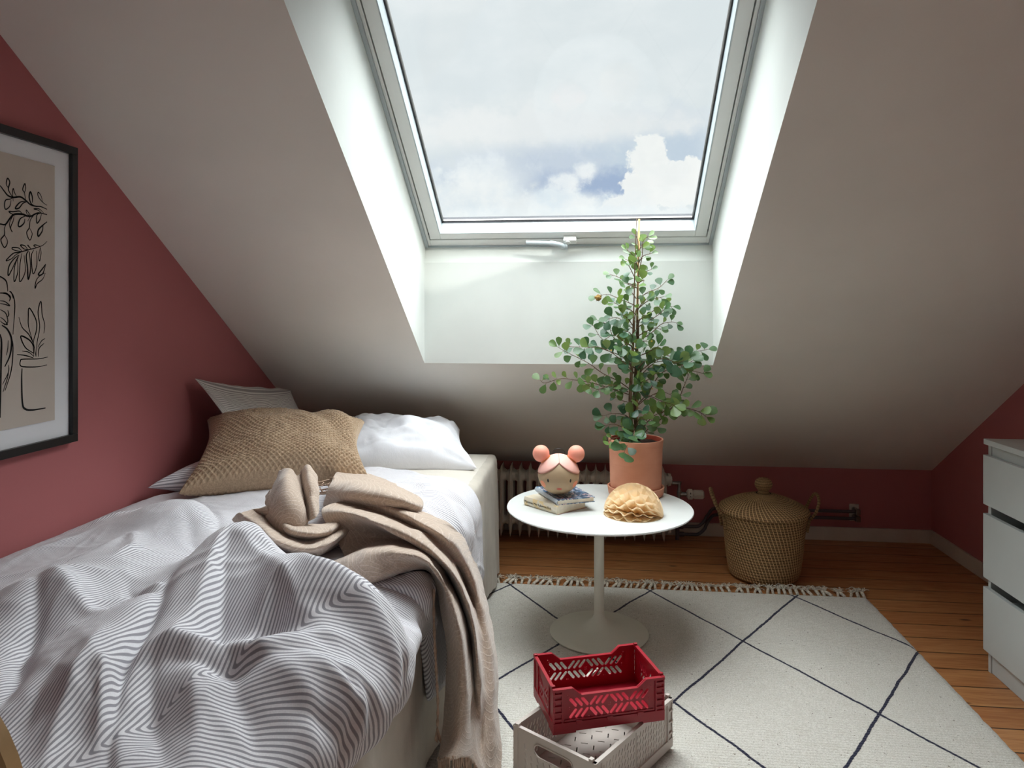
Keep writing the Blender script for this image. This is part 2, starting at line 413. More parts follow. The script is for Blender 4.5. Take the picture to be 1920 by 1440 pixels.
def mk_fabric(name, rgb, var=.05, weave=900, bump=.15, sheen=.1, wr=0.):
    k = NT(name); c = cr(rgb)
    n1 = k.noise(k.map('Object'), 12, 5); n2 = k.noise(k.map('Object'), weave, 2)
    col = k.mix(k.ramp(n1, .3, .7), tuple(v * (1 - var) for v in c), tuple(min(1, v * (1 + var)) for v in c))
    col = k.mix(k.ramp(n2, .3, .7, 0, .15), col, tuple(v * .75 for v in c))
    h = n2
    if wr: h = k.math('ADD', k.math('MULTIPLY', n2, .3), k.math('MULTIPLY', k.noise(k.map('Object', (1, 1, .35)), 22, 5, .6, .6), wr))
    k.bump(h, bump, .004)
    return k.base(col, .9, .15, sheen=sheen)
MT['white_linen'] = mk_fabric('white linen', (240, 242, 248), .02, bump=.35, wr=1.6)
MT['sheet'] = mk_fabric('grey beige linen sheet', (214, 208, 198), .03, bump=.3, wr=.8)
MT['skirt'] = mk_fabric('grey beige linen valance', (198, 191, 180), .06, bump=.5, wr=1.5)
def mk_stripe(name, period=.0076, light=(230, 229, 233), dark=(152, 150, 157), duty=.44, diag=0.):
    k = NT(name); sp = k.sepuv('UV'); u, v = sp[0], sp[1]
    f = k.math('FRACT', k.math('DIVIDE', k.math('ADD', v, k.math('MULTIPLY', u, diag)), period))
    d = k.math('ABSOLUTE', k.math('SUBTRACT', f, .5))
    m = k.ramp(d, duty / 2 + .06, duty / 2 - .06)
    n1 = k.noise(k.map('Object'), 400, 3)
    col = k.mix(m, cr(light), cr(dark)); col = k.mix(k.ramp(n1, .3, .7, 0, .12), col, cr((120, 118, 124)))
    n2 = k.noise(k.map('Object', (1, 1, 1)), 26, 5, .55, .7)
    k.bump(k.math('ADD', k.math('MULTIPLY', n2, 1.), k.math('MULTIPLY', n1, .05)), .18, .006)
    return k.base(col, .85, .15, sheen=.1)
MT['stripe'] = mk_stripe('grey and white striped cotton')
MT['stripe_pil'] = mk_stripe('beige grey striped cotton', .0085, (216, 212, 206), (150, 144, 142))
def mk_throw():
    k = NT('dusty beige wool throw with pale leaf pattern'); sp = k.sepuv('UV')
    c = cr((184, 165, 149)); hi = cr((214, 200, 188))
    # arched leaf lines woven in: rings around the points of a lattice
    u, v = sp[0], sp[1]
    def rings(ou, ov, S):
        a = k.math('SUBTRACT', k.math('FRACT', k.math('ADD', k.math('DIVIDE', u, S), ou)), .5)
        b = k.math('FRACT', k.math('ADD', k.math('DIVIDE', v, S * 1.25), ov))
        r = k.math('SQRT', k.math('ADD', k.math('MULTIPLY', a, a), k.math('MULTIPLY', b, b)))
        r = k.math('ADD', r, k.math('MULTIPLY', k.noise(k.tc.outputs['UV'], 14, 2), .06))
        f = k.math('FRACT', k.math('MULTIPLY', r, 7.))
        return k.ramp(k.math('ABSOLUTE', k.math('SUBTRACT', f, .5)), .12, .05)
    m = rings(0, 0, .12)
    fz = k.noise(k.map('Object'), 240, 4, .7)
    col = k.mix(k.ramp(fz, .35, .65), tuple(x * .86 for x in c), tuple(x * 1.12 for x in c))
    col = k.mix(k.math('MULTIPLY', m, k.ramp(fz, .3, .6, .25, .6)), col, hi)
    k.bump(k.math('ADD', fz, k.math('MULTIPLY', m, .4)), .35, .003)
    return k.base(col, .95, .1, sheen=.4)
MT['throw'] = mk_throw()
MT['fringe'] = simple('beige twisted fringe', (178, 154, 136), .9, .1, var=.1, vscale=80)
def mk_knit():
    k = NT('camel knitted yarn'); c = cr((184, 160, 133))
    n = k.noise(k.map('Object'), 160, 4, .7); 
    at = k.n('ShaderNodeAttribute'); at.attribute_name = 'rope'
    col = k.mix(k.ramp(n, .3, .7), tuple(x * .85 for x in c), tuple(x * 1.15 for x in c))
    k.bump(n, .6, .003); return k.base(col, .9, .15, sheen=.2)
MT['knit'] = mk_knit()
def mk_basket():
    k = NT('coiled seagrass with pale stitches'); sp = k.sepuv('UV'); u, v = sp[0], sp[1]
    row = k.math('FLOOR', k.math('DIVIDE', v, .0125))
    s = k.math('FRACT', k.math('ADD', k.math('MULTIPLY', u, 72.), k.math('MULTIPLY', row, .27)))
    s = k.math('ADD', s, k.math('MULTIPLY', k.math('FRACT', k.math('DIVIDE', v, .0125)), .18))
    st = k.ramp(k.math('ABSOLUTE', k.math('SUBTRACT', s, .5)), .13, .07)
    n = k.noise(k.map('Object'), 180, 4, .65); n2 = k.noise(k.map('Object', (1, 1, 6)), 18, 4)
    col = k.mix(k.ramp(n, .3, .7), cr((128, 98, 68)), cr((172, 138, 98)))
    col = k.mix(k.ramp(n2, .5, .8, 0, .5), col, cr((170, 132, 94)))
    f = k.math('FRACT', k.math('DIVIDE', v, .0125)); groove = k.ramp(k.math('MINIMUM', f, k.math('SUBTRACT', 1., f)), .0, .22)
    col = k.mix(groove, cr((58, 40, 26)), col)
    col = k.mix(st, col, cr((220, 186, 138)))
    k.bump(k.math('ADD', k.math('ADD', groove, k.math('MULTIPLY', st, .5)), k.math('MULTIPLY', n, .3)), .7, .004)
    return k.base(col, .8, .2)
MT['basket'] = mk_basket()
def mk_terra():
    k = NT('terracotta'); n = k.noise(k.map('Object', (1, 1, 1.6)), 9, 3); n2 = k.noise(k.map('Object', (1, 1, 14)), 9, 3)
    col = k.mix(k.ramp(n, .3, .7), cr((214, 150, 122)), cr((222, 160, 132)))
    col = k.mix(k.ramp(n2, .5, .8, 0, .15), col, cr((198, 122, 92)))
    k.bump(n2, .05, .002); return k.base(col, .75, .25)
MT['terra'] = mk_terra()
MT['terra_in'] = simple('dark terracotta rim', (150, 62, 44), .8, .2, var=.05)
def mk_leaf():
    k = NT('ficus leaf'); at = k.n('ShaderNodeAttribute'); at.attribute_name = 'tint'
    n = k.noise(k.map('Object'), 60, 3)
    col = k.mix(at.outputs['Fac'], cr((38, 78, 62)), cr((132, 156, 66)))
    col = k.mix(k.ramp(n, .3, .7, 0, .25), col, cr((84, 120, 84)))
    geo = k.n('ShaderNodeNewGeometry'); col = k.mix(k.math('MULTIPLY', geo.outputs['Backfacing'], .5), col, cr((150, 172, 100)))
    k.base(col, .38, .5)
    tr = k.n('ShaderNodeBsdfTranslucent'); k.l(k.mix(.5, col, cr((150, 190, 60))), tr.inputs[0])
    mx = k.n('ShaderNodeMixShader'); mx.inputs[0].default_value = .22
    k.l(k.b.outputs[0], mx.inputs[1]); k.l(tr.outputs[0], mx.inputs[2]); k.l(mx.outputs[0], k.out.inputs[0]); return k.m
MT['leaf'] = mk_leaf()
# ================================================================== ROOM SHELL
XL, XR, YB, YF, ZC = -1.485, 1.768, 3.959, -2.3, 2.45
TANP, ZK = .66513, .3786
CP, SP_ = cos(math.atan(TANP)), sin(math.atan(TANP))
def zslope(y): return ZK + (YB - y) * TANP
YR = YB - (ZC - ZK) / TANP                     # where slope meets the flat ceiling
HX0, HX1, HY0, HY1 = -.717, .503, 3.049, 1.124
m = MB()
def sl(x, y): return (x, y, zslope(y))
pts = [sl(XL,YR), sl(HX0,YR), sl(HX1,YR), sl(XR,YR), sl(XL,HY1), sl(HX0,HY1), sl(HX1,HY1), sl(XR,HY1),
       sl(XL,HY0), sl(HX0,HY0), sl(HX1,HY0), sl(XR,HY0), sl(XL,YB), sl(HX0,YB), sl(HX1,YB), sl(XR,YB), (XL,YF,ZC), (HX0,YF,ZC), (HX1,YF,ZC), (XR,YF,ZC)]
m.add(pts, [(0,1,5,4),(1,2,6,5),(2,3,7,6),(4,5,9,8),(6,7,11,10),(8,9,13,12),(9,10,14,13),(10,11,15,14),(16,17,1,0),(17,18,2,1),(18,19,3,2)])
tag(m.build('ceiling', MT['ceiling']), kind='structure')
def wallpoly(name, x, mat):
    mm = MB(); mm.add([(x,YF,0),(x,YB,0),(x,YB,ZK),(x,YR,ZC),(x,YF,ZC)], [(0,1,2,3,4)])
    return tag(mm.build(name, mat), kind='structure')
wallpoly('wall_left', XL, MT['pink']); wallpoly('wall_right', XR, MT['pink'])
tag(MB().add([(XL,YB,0),(XR,YB,0),(XR,YB,ZK),(XL,YB,ZK)], [(0,1,2,3)]).build('wall_back', MT['pink']), kind='structure')
wx0, wx1, wz0, wz1 = -1.0, .9, .85, 2.15
m = MB(); 
for x0, x1, z0, z1 in ((XL,wx0,0,ZC),(wx1,XR,0,ZC),(wx0,wx1,0,wz0),(wx0,wx1,wz1,ZC)): m.box((x0,YF-.12,z0),(x1,YF,z1))
tag(m.build('wall_front', MT['offwhite']), kind='structure')
w2 = thing('added_fill_window', None, None, (0, YF-.08, 1.5)); w2['kind'] = 'structure'  # unseen window behind the camera, added for soft frontal fill light
m = MB()
for x0, x1, z0, z1 in ((wx0,wx0+.05,wz0,wz1),(wx1-.05,wx1,wz0,wz1),(wx0+.05,wx1-.05,wz0,wz0+.05),(wx0+.05,wx1-.05,wz1-.05,wz1),(-.075,-.025,wz0+.05,wz1-.05)): m.box((x0,YF-.10,z0),(x1,YF-.04,z1))
m.build('fill_window_frame', MT['win_white'], w2, bevel=.003)
MB().box((wx0-1.2,YF-1.75,wz1+.12),(XR+2.6,YF-.12,wz1+.20)).build('added_sun_block', MT['win_grey'], w2)  # unseen overhang added to keep direct sun out of the fill window
MB().box((wx0+.05,YF-.072,wz0+.05),(wx1-.05,YF-.068,wz1-.05)).build('glass', MT['glass'], w2)
tag(MB().add([(XL,YF,0),(XR,YF,0),(XR,YB,0),(XL,YB,0)], [(0,1,2,3)]).build('floor', MT['floor']), kind='structure')
tag(MB().box((XL,YB-.016,0),(XR,YB-.001,.07)).build('baseboard_back', MT['trim'], bevel=.003), kind='structure')
tag(MB().box((XR-.016,YF,0),(XR-.001,YB-.016,.07)).build('baseboard_right', MT['trim'], bevel=.003), kind='structure')
tag(MB().box((XL+.001,YF,0),(XL+.016,YB-.016,.07)).build('baseboard_left', MT['trim'], bevel=.003), kind='structure')

# ------------------------------------------------------------------ skylight
OX, OY, OZ = -.107, 3.072, 1.489
def W(x, s, n): return Vector((OX + x, OY - s * CP + n * SP_, OZ + s * SP_ + n * CP))
SL = 1.40; HW = .61
win = thing('window_1', None, None, (OX, OY, OZ)); win['kind'] = 'structure'
m = MB()
for x in (HX0, HX1):
    m.add([(x,3.049,zslope(3.049)),(x,3.049,1.418),(x,3.074,1.492),(x,W(0,SL,0).y,W(0,SL,0).z),(x,HY1,zslope(HY1))], [(0,1,2,3,4)])
m.add([(HX0,3.049,zslope(3.049)),(HX1,3.049,zslope(3.049)),(HX1,3.049,1.418),(HX0,3.049,1.418)], [(0,1,2,3)])
m.add([(HX0,3.049,1.418),(HX1,3.049,1.418),(HX1,3.074,1.492),(HX0,3.074,1.492)], [(0,1,2,3)])
w1 = W(0,SL,0)
m.add([(HX0,w1.y,w1.z),(HX1,w1.y,w1.z),(HX1,HY1,zslope(HY1)),(HX0,HY1,zslope(HY1))], [(0,1,2,3)])
m.build('reveal', MT['reveal'], win)
def wbar(mm, x0, x1, s0, s1, n0, n1, mi=0):
    mm.hexa([W(x0,s0,n0),W(x1,s0,n0),W(x1,s1,n0),W(x0,s1,n0),W(x0,s0,n1),W(x1,s0,n1),W(x1,s1,n1),W(x0,s1,n1)], mi)
def ring(mm, hw, s0, s1, wx, ws0, ws1, n0, n1, mi=0):
    wbar(mm, -hw, -hw+wx, s0, s1, n0, n1, mi); wbar(mm, hw-wx, hw, s0, s1, n0, n1, mi)
    wbar(mm, -hw+wx, hw-wx, s0, s0+ws0, n0, n1, mi); wbar(mm, -hw+wx, hw-wx, s1-ws1, s1, n0, n1, mi)
m = MB(); ring(m, HW, 0, SL, .013, .003, .03, -.006, .10); m.build('frame_edge_trim', MT['win_grey'], win, bevel=.002)
m = MB(); ring(m, HW-.013, .003, SL-.03, .012, .038, .03, .003, .10); m.build('outer_frame', MT['win_white'], win, bevel=.002)
m = MB(); ring(m, HW-.025, .042, SL-.06, .004, .004, .004, .022, .098); m.build('seal', MT['gasket'], win)
m = MB(); ring(m, HW-.029, .046, SL-.064, .046, .038, .05, .004, .09); m.build('sash', MT['win_white'], win, bevel=.0025)
m = MB(); ring(m, HW-.075, .084, SL-.114, .004, .003, .004, .002, .062); m.build('sash_lining', MT['win_grey'], win, bevel=.001)
m = MB(); ring(m, HW-.079, .087, SL-.118, .0035, .0035, .0035, .060, .09); m.build('glazing_seal', MT['gasket'], win)
m = MB(); ring(m, HW-.0825, .0905, SL-.1215, .005, .004, .005, .066, .074); m.build('glazing_spacer', MT['steel'], win)
m = MB(); wbar(m, -HW+.08, HW-.08, .088, SL-.119, .070, .074); m.build('glass', MT['glass'], win)
m = MB(); ring(m, HW+.02, -.03, SL+.03, .03, .04, .04, .100, .112); m.build('outer_cladding', MT['gasket'], win)
# turning handle
m = MB()
hp = [(-.142,.055,-.030),(-.06,.058,-.036),(-.03,.060,-.040),(-.008,.056,-.042),(.006,.045,-.040),(.016,.030,-.034),(.03,.028,-.03)]
m.tube(catmull([W(a-.022, b+.004, c) for a, b, c in hp], 5), [.0075]*8+[.009]*10+[.010]*8+[.011]*5, 10, flat=1.2)
h1 = m.build('handle', MT['win_grey'], win, smooth=True)
m = MB(); m.lathe([(0,-.028),(.012,-.028),(.012,.006),(0,.006)], 20, W(.010,.049,-.0), rot=Matrix.Rotation(-math.atan(TANP), 3, 'X')); wbar(m, -.008, .046, .037, .063, -.024, .006)
m.build('handle_base', MT['win_white'], win, bevel=.003)
for sx in (-1, 1):
    MB().lathe([(0,-.002),(.006,-.002),(.006,.002),(0,.002)], 14, W(sx*(HW-.024), .075, .012), rot=Matrix.Rotation(pi/2,3,'Y')).build('screw', MT['gasket'], win)
pl = bpy.data.lights.new('window portal', 'AREA'); pl.shape = 'RECTANGLE'; pl.size = 1.25; pl.size_y = 1.45; pl.cycles.is_portal = True
po = bpy.data.objects.new('window portal', pl); scene.collection.objects.link(po)
po.location = W(0, SL/2, .16); po.rotation_euler = Vector((0, -SP_, -CP)).to_track_quat('-Z', 'Y').to_euler()
pl2 = bpy.data.lights.new('fill window portal', 'AREA'); pl2.shape = 'RECTANGLE'; pl2.size = 1.9; pl2.size_y = 1.3; pl2.cycles.is_portal = True  # guides sky light through the added fill window
po2 = bpy.data.objects.new('fill window portal', pl2); scene.collection.objects.link(po2)
po2.location = (-.05, YF-.16, 1.5); po2.rotation_euler = Vector((0, 1, 0)).to_track_quat('-Z', 'Z').to_euler()

# ================================================================== PICTURE
PX = XL + .003
pic = thing('framed_picture', 'black framed line drawing of leaves and a potted plant on the pink wall', 'picture', (XL, 1.60, 1.25))
fy0, fy1, fz0, fz1 = 1.30, 1.904, .836, 1.674
m = MB(); T = .022; D = .024
for a, b in (((PX,fy0,fz0),(PX+D,fy1,fz0+T)), ((PX,fy0,fz1-T),(PX+D,fy1,fz1)), ((PX,fy0,fz0+T),(PX+D,fy0+T,fz1-T)), ((PX,fy1-T,fz0+T),(PX+D,fy1,fz1-T))): m.box(a, b)
m.build('frame', MT['black'], pic, bevel=.001)
MB().box((PX,fy0+T,fz0+T),(PX+.012,fy1-T,fz1-T)).build('mat_board', MT['mat_board'], pic)
SX = PX + .014
MB().box((PX+.012,fy0+.08,fz0+.072),(SX,fy1-.078,fz1-.067)).build('print', MT['print'], pic)
m = MB()
def stroke(pts, w=1.0, closed=False):
    P = [at_x(a, b, SX + .0004) for a, b in pts]
    if closed: P.append(P[0])
    P = catmull(P, 5); n = len(P)
    yl = fy0 + .08
    P = [p for p in P if yl < p.y < fy1 - .078] 
    n = len(P)
    if n < 3: return
    L, R = [], []
    for i in range(n):
        t = (P[min(i+1, n-1)] - P[max(i-1, 0)]); t = Vector((0, t.y, t.z)).normalized(); q = Vector((0, -t.z, t.y))
        ww = w * .0011 * (.55 + .65 * sin(pi * (i + .5) / n)); L.append(P[i] + q * ww); R.append(P[i] - q * ww)
    m.add(L + R, [(i, i+1, n+i+1, n+i) for i in range(n-1)])
Z6 = lambda pts: [(a / 6, 320 + b / 6) for a, b in pts]
Z4 = lambda pts: [(a / 4.235, 500 + b / 4.235) for a, b in pts]
for w_, pts_ in [
  (1.8, [(-60,150),(0,170),(40,220),(90,280),(150,300),(230,295),(290,335),(340,380),(400,400),(460,405),(530,435)]),
  (1.5, [(95,195),(70,150),(85,85),(110,130),(95,195),(105,240),(145,300)]),
  (1.3, [(150,300),(115,320),(65,330),(50,390),(65,435),(110,400),(125,330)]),
  (1.1, [(150,345),(140,250),(150,200),(165,250),(190,295)]),
  (1.3, [(290,335),(275,250),(255,210),(280,145),(290,200),(275,250)]),
  (1.8, [(385,395),(350,370),(328,300),(342,238),(362,290),(365,360)]),
  (1.1, [(530,390),(480,355),(430,290),(430,242),(460,280),(480,355)]),
  (1.5, [(300,350),(240,350),(200,380),(172,425),(215,420),(255,370),(300,350)]),
  (2.0, [(-40,620),(0,600),(60,605),(110,540),(160,492),(250,490),(300,508),(350,512),(390,490),(440,475),(530,495)]),
  (1.3, [(250,490),(220,455),(150,462),(100,460),(130,485),(160,492)]),
  (1.1, [(160,492),(150,560),(120,640),(138,690),(105,600),(150,500)]),
  (1.3, [(70,600),(50,650),(50,720),(10,780),(50,865),(85,800),(50,720)]),
  (1.6, [(290,508),(230,540),(205,610),(225,630),(270,590),(280,540)]),
  (1.0, [(340,510),(300,480),(297,442),(325,480),(340,510),(310,570)]),
  (1.2, [(385,495),(340,560),(330,640),(300,700),(335,782),(362,710),(330,640)]),
  (1.4, [(460,475),(415,500),(415,590),(450,550),(465,490)]),
  (1.1, [(490,475),(440,430),(380,430),(430,445),(470,480)]),
  (1.8, [(530,575),(480,615),(430,670),(430,740),(475,680),(485,615)]),
  (1.2, [(530,795),(480,840),(400,870),(320,890),(250,910),(200,920),(150,930),(95,980),(68,1015),(130,990),(180,945),(240,915)]),
  (1.2, [(250,910),(210,870),(140,865),(150,890),(240,910)]), (1.2, [(310,885),(280,845),(230,838),(270,880),(310,885)]),
  (1.3, [(350,880),(310,835),(330,860),(350,880)]), (1.1, [(450,850),(400,835),(380,845),(410,865)]),
  (1.4, [(210,950),(150,1000),(100,1080),(92,1180),(130,1120),(200,970)]), (1.2, [(215,950),(165,1080),(160,1250),(200,1140),(195,1000)]),
  (1.2, [(245,930),(225,1060),(222,1250),(285,1130),(270,950)]), (1.7, [(320,900),(295,960),(310,1100),(318,1225),(345,1100),(330,910)]),
  (1.2, [(380,890),(355,960),(370,1160),(415,1060),(410,900)]), (1.0, [(455,860),(435,960),(446,1018),(462,930),(455,860)]),
  (1.6, [(515,1050),(480,1100),(430,1170),(480,1160),(515,1050)]), (1.2, [(510,1150),(480,1220),(420,1270),(395,1325),(400,1260),(430,1200),(500,1150)]),
  (1.5, [(-20,1190),(0,1190),(60,1230),(80,1280),(88,1360)]), (1.6, [(0,1378),(70,1380),(110,1420),(118,1450)]), (1.3, [(105,1355),(130,1375),(150,1440)])]:
    stroke(Z6(pts_), w_)
for w_, pts_ in [
  (1.2, [(150,400),(175,480),(230,540),(268,620),(285,715)]), (1.4, [(262,600),(228,480),(225,400),(233,328),(285,420),(290,500),(265,600),(268,715)]),
  (1.3, [(285,715),(295,600),(315,480),(302,360),(325,275),(335,380),(355,460),(348,530)]), (1.6, [(270,690),(200,640),(165,552),(230,580),(262,625),(270,690)]),
  (1.2, [(305,715),(310,650),(350,608)]), (1.0, [(300,640),(330,590),(358,570)]), (1.2, [(135,698),(200,705),(265,725)]), (1.0, [(175,670),(230,680),(270,715)]),
  (1.3, [(380,718),(300,732),(180,735),(162,750),(162,785),(200,796),(300,795),(374,780)]), (2.2, [(175,808),(172,900),(178,1080),(200,1130),(260,1138),(362,1122)]),
  (1.6, [(0,208),(50,215),(82,240),(74,275)]), (1.2, [(0,270),(40,278),(78,310),(40,300),(0,292)]), (1.3, [(78,197),(105,230),(118,320),(103,540)]),
  (1.2, [(0,340),(45,370),(62,440),(30,465)]), (1.1, [(0,400),(30,420),(60,460),(25,450),(0,430)]), (1.2, [(62,345),(70,380),(60,400)]),
  (2.2, [(15,465),(60,500),(92,580),(80,700),(38,795)]), (1.4, [(92,560),(103,640),(90,820),(40,985)]), (1.1, [(66,585),(62,650),(50,705)]), (1.1, [(70,780),(66,840),(20,935)]), (1.1, [(68,830),(60,880),(24,995)]),
  (2.2, [(0,535),(12,600),(8,800),(2,1200)])]:
    stroke(Z4(pts_), w_)
m.build('line_drawing', MT['ink'], pic)

# ================================================================== CHEST OF DRAWERS
CX0, CX1, CY0, CY1, CH = 1.325, 1.745, 1.772, 2.567, .78
chest = thing('chest_of_drawers', 'white chest of three flat handleless drawers against the right wall', 'chest of drawers', (1.53, 2.17, 0))
m = MB(); m.box((CX0,CY1-.016,0),(CX1,CY1,CH-.018)); m.box((CX0,CY0,0),(CX1,CY0+.016,CH-.018)); m.box((CX1-.006,CY0+.016,.01),(CX1,CY1-.016,CH-.018))
m.box((CX0+.004,CY0+.016,CH-.06),(CX1-.006,CY1-.016,CH-.0185)); m.build('body', MT['chest'], chest, bevel=.0008)
MB().box((1.311,CY0-.002,CH-.018),(CX1+.004,CY1+.002,CH)).build('top', MT['chest'], chest, bevel=.0012)
MB().box((CX0+.004,CY0+.016,.001),(CX0+.018,CY1-.016,.07)).build('plinth', MT['chest'], chest, bevel=.0008)
for z0, z1 in ((.513,.727),(.299,.531-.018+.018),(.077,.286)):
    pass
for z0, z1 in ((.562,.727),(.317,.531),(.075,.286)):
    m = MB(); m.box((1.308,CY0+.001,z0),(1.324,CY1-.001,z1)); m.box((1.3245,CY0+.02,z0+.01),(CX1-.02,CY1-.02,z1-.045))
    m.build('drawer', MT['chest'], chest, bevel=.0012)

# ================================================================== SIDE TABLE
TX, TY, TH = .030, 2.684, .484
tb = thing('pedestal_table', 'round white pedestal side table with trumpet foot on the cream rug', 'table', (TX, TY, .014))
MB().lathe([(0,TH-.02),(.05,TH-.02),(.30,TH-.014),(.337,TH-.008),(.3425,TH-.003),(.341,TH),(0,TH)], 128, (TX,TY,0)).build('tabletop', MT['tabletop'], tb, smooth=True, sharp=35)
MB().lathe([(0,.094),(.0185,.094),(.0185,TH-.022),(.06,TH-.0195),(0,TH-.0195)], 48, (TX,TY,0)).build('stem', MT['tablebase'], tb, smooth=True, sharp=35)
prof = [(0,.0145),(.176,.0145),(.182,.017),(.1825,.020),(.178,.0225)] + [(.0195+.158*(1-t)**2.6, .0225+.0685*t**1.25) for t in [i/14 for i in range(1,15)]] + [(.0185,.0935),(0,.0935)]
MB().lathe(prof, 96, (TX,TY,0)).build('base', MT['tablebase'], tb, smooth=True, sharp=50)

# ================================================================== RADIATOR
rad = thing('radiator', 'white cast iron column radiator low on the dark red knee wall', 'radiator', (0, 3.8, .03))
x = -.86; secs = []
prof = [(-.011,.035),(-.013,.06),(-.015,.09)]
def section(cx):
    mm = MB(); y0, y1 = 3.715, 3.865
    # blade: spear shaped outline in z, thin in x, long in y
    zs = [(.030,.001),(.045,.0045),(.085,.0085),(.20,.009),(.345,.0085),(.372,.0055),(.396,.001)]
    vs_, fs = [], []
    for z, h in zs:
        for (sx, yy) in ((-1,y0+.010),(0,y0),(1,y0+.010),(1,y1-.01),(0,y1),(-1,y1-.01)):
            yo = 0 if .05 < z < .37 else (.012 if yy < 3.8 else -.012)
            vs_.append((cx + sx*h, yy + yo, z))
    for j in range(len(zs)-1):
        for k in range(6): fs.append((j*6+k, j*6+(k+1)%6, (j+1)*6+(k+1)%6, (j+1)*6+k))
    fs += [tuple(range(6)), tuple((len(zs)-1)*6+k for k in range(6))]
    mm.add(vs_, fs)
    for zc in (.112, .338):            # swelling waterways at top and bottom
        for yc in (3.765, 3.825):
            P = [(r, h) for r, h in ((.006,-.0247),(.021,-.0246),(.026,-.014),(.034,-.004),(.034,.004),(.026,.014),(.021,.0246),(.006,.0247))]
            mm.lathe(P, 16, (cx,yc,zc), rot=Matrix.Rotation(pi/2,3,'Y'))
    for yc in (3.745, 3.79, 3.835):      # three columns
        mm.lathe([(.010,.09),(.0125,.13),(.0125,.29),(.010,.33)], 12, (cx,yc,0), sx=1.25)
    return mm
s0 = section(0); nsec = 25
first = None
for i in range(nsec):
    cx = .372 - i * .0495
    if first is None:
        first = s0.build('radiator_section', MT['radiator'], rad, smooth=True, sharp=50); o = first
    else: o = copy_of(first, rad)
    o.location = (cx, 0, 0)
def ycyl(mm, a, b, r, n=20): mm.tube([a, b], r, n)
m = MB(); m.tube([(.396,3.79,.335),(.412,3.79,.335)], [.034,.030], 24); m.tube([(.412,3.79,.335),(.418,3.79,.335)], [.022,.018], 6); m.build('end_plug', MT['radiator'], rad, smooth=True, sharp=40)
m = MB(); m.tube([(.396,3.79,.085),(.412,3.79,.085)], [.030,.028], 24); m.build('end_plug', MT['radiator'], rad, smooth=True, sharp=40)
m = MB(); m.tube([(.418,3.79,.318),(.44,3.79,.318),(.455,3.79,.318)], [.009,.009,.010], 16); m.tube([(.455,3.79,.325),(.455,3.79,.30),(.455,3.79,.265)], [.012,.008,.010], 16)
m.tube([(.455,3.79,.276),(.455,3.79,.25)], .013, 6); m.tube([(.455,3.79,.262),(.50,3.79,.262)], [.010,.012], 16); m.tube([(.455,3.79,.262),(.455,3.79,.10)], .007, 14)
m.build('valve', MT['steel'], rad, smooth=True, sharp=40)
m = MB(); m.tube([(.492,3.79,.262),(.500,3.79,.262),(.520,3.79,.262),(.522,3.79,.262),(.528,3.79,.262),(.575,3.79,.262),(.580,3.79,.262)], [.016,.0265,.0265,.022,.020,.0215,.016], 28)
for k in range(8):
    t = 2*pi*k/8; m.box((.530,3.79+cos(t)*.0205-.0025,.262+sin(t)*.0205-.0025),(.574,3.79+cos(t)*.0205+.0025,.262+sin(t)*.0205+.0025))
m.build('thermostat_head', MT['radiator'], rad, smooth=True, sharp=40)
m = MB(); m.box((.507,3.762,.268),(.511,3.766,.276)); m.box((.507,3.7625,.254),(.511,3.7645,.258)); m.build('dial_mark', MT['gasket'], rad)
pipes = thing('heating_pipe', 'pair of dark heating pipes running from radiator to wall plate behind basket', 'pipe', (.9, 3.9, .1))
YP = 3.905
for z1, z0, xr, xl in ((.166,.072,.60,.47), (.130,.030,.60,.47)):
    pth = [(1.375,YP,z1),(1.0,YP,z1),(.68,YP,z1),(.655,YP,z1)] if 0 else None
    d = .035 if z0 > .05 else 0
    P = [(1.375,YP,z1),(1.2,YP,z1),(.95,YP,z1),(.69-d*0,YP,z1)]
    c = catmull([(.69,YP,z1),(.645,YP-.002,z1-.006),(.618,YP-.01,z1-.035),(.607,YP-.02,(z1+z0)/2),(.594,YP-.03,z0+.028),(.565,YP-.035,z0+.004),(.53,YP-.036,z0),(.46,YP-.036,z0)], 6)
    MB().tube(P[:-1] + c, .0085, 14).build('pipe', MT['pipe'], pipes, smooth=True, sharp=40)
m = MB(); m.tube([(.455,3.869,0.001),(.455,3.869,.10)], .011, 16); m.tube([(.44,3.869,.072),(.485,3.869,.072)], .0145, 6); m.tube([(.462,3.869,.030),(.49,3.869,.030)], .0125, 6)
m.tube([(.455,3.869,.095),(.455,3.80,.10),(.42,3.79,.09),(.40,3.79,.085)], .008, 12); m.build('pipe_joint', MT['pipe'], pipes, smooth=True, sharp=40)
m = MB(); m.box((1.352,YB-.012,.105),(1.402,YB-.001,.195)); m.build('wall_plate', MT['trim'], pipes, bevel=.006)
m = MB(); m.tube([(1.377,YB-.01,.166),(1.377,YP-.004,.166)], .014, 14); m.tube([(1.377,YB-.01,.13),(1.377,YP-.004,.13)], .014, 14)
for z in (.166,.13): m.box((1.366,YP-.018,z-.014),(1.388,YP+.012,z+.014))
m.build('pipe_clamp', MT['steel'], pipes, bevel=.002)

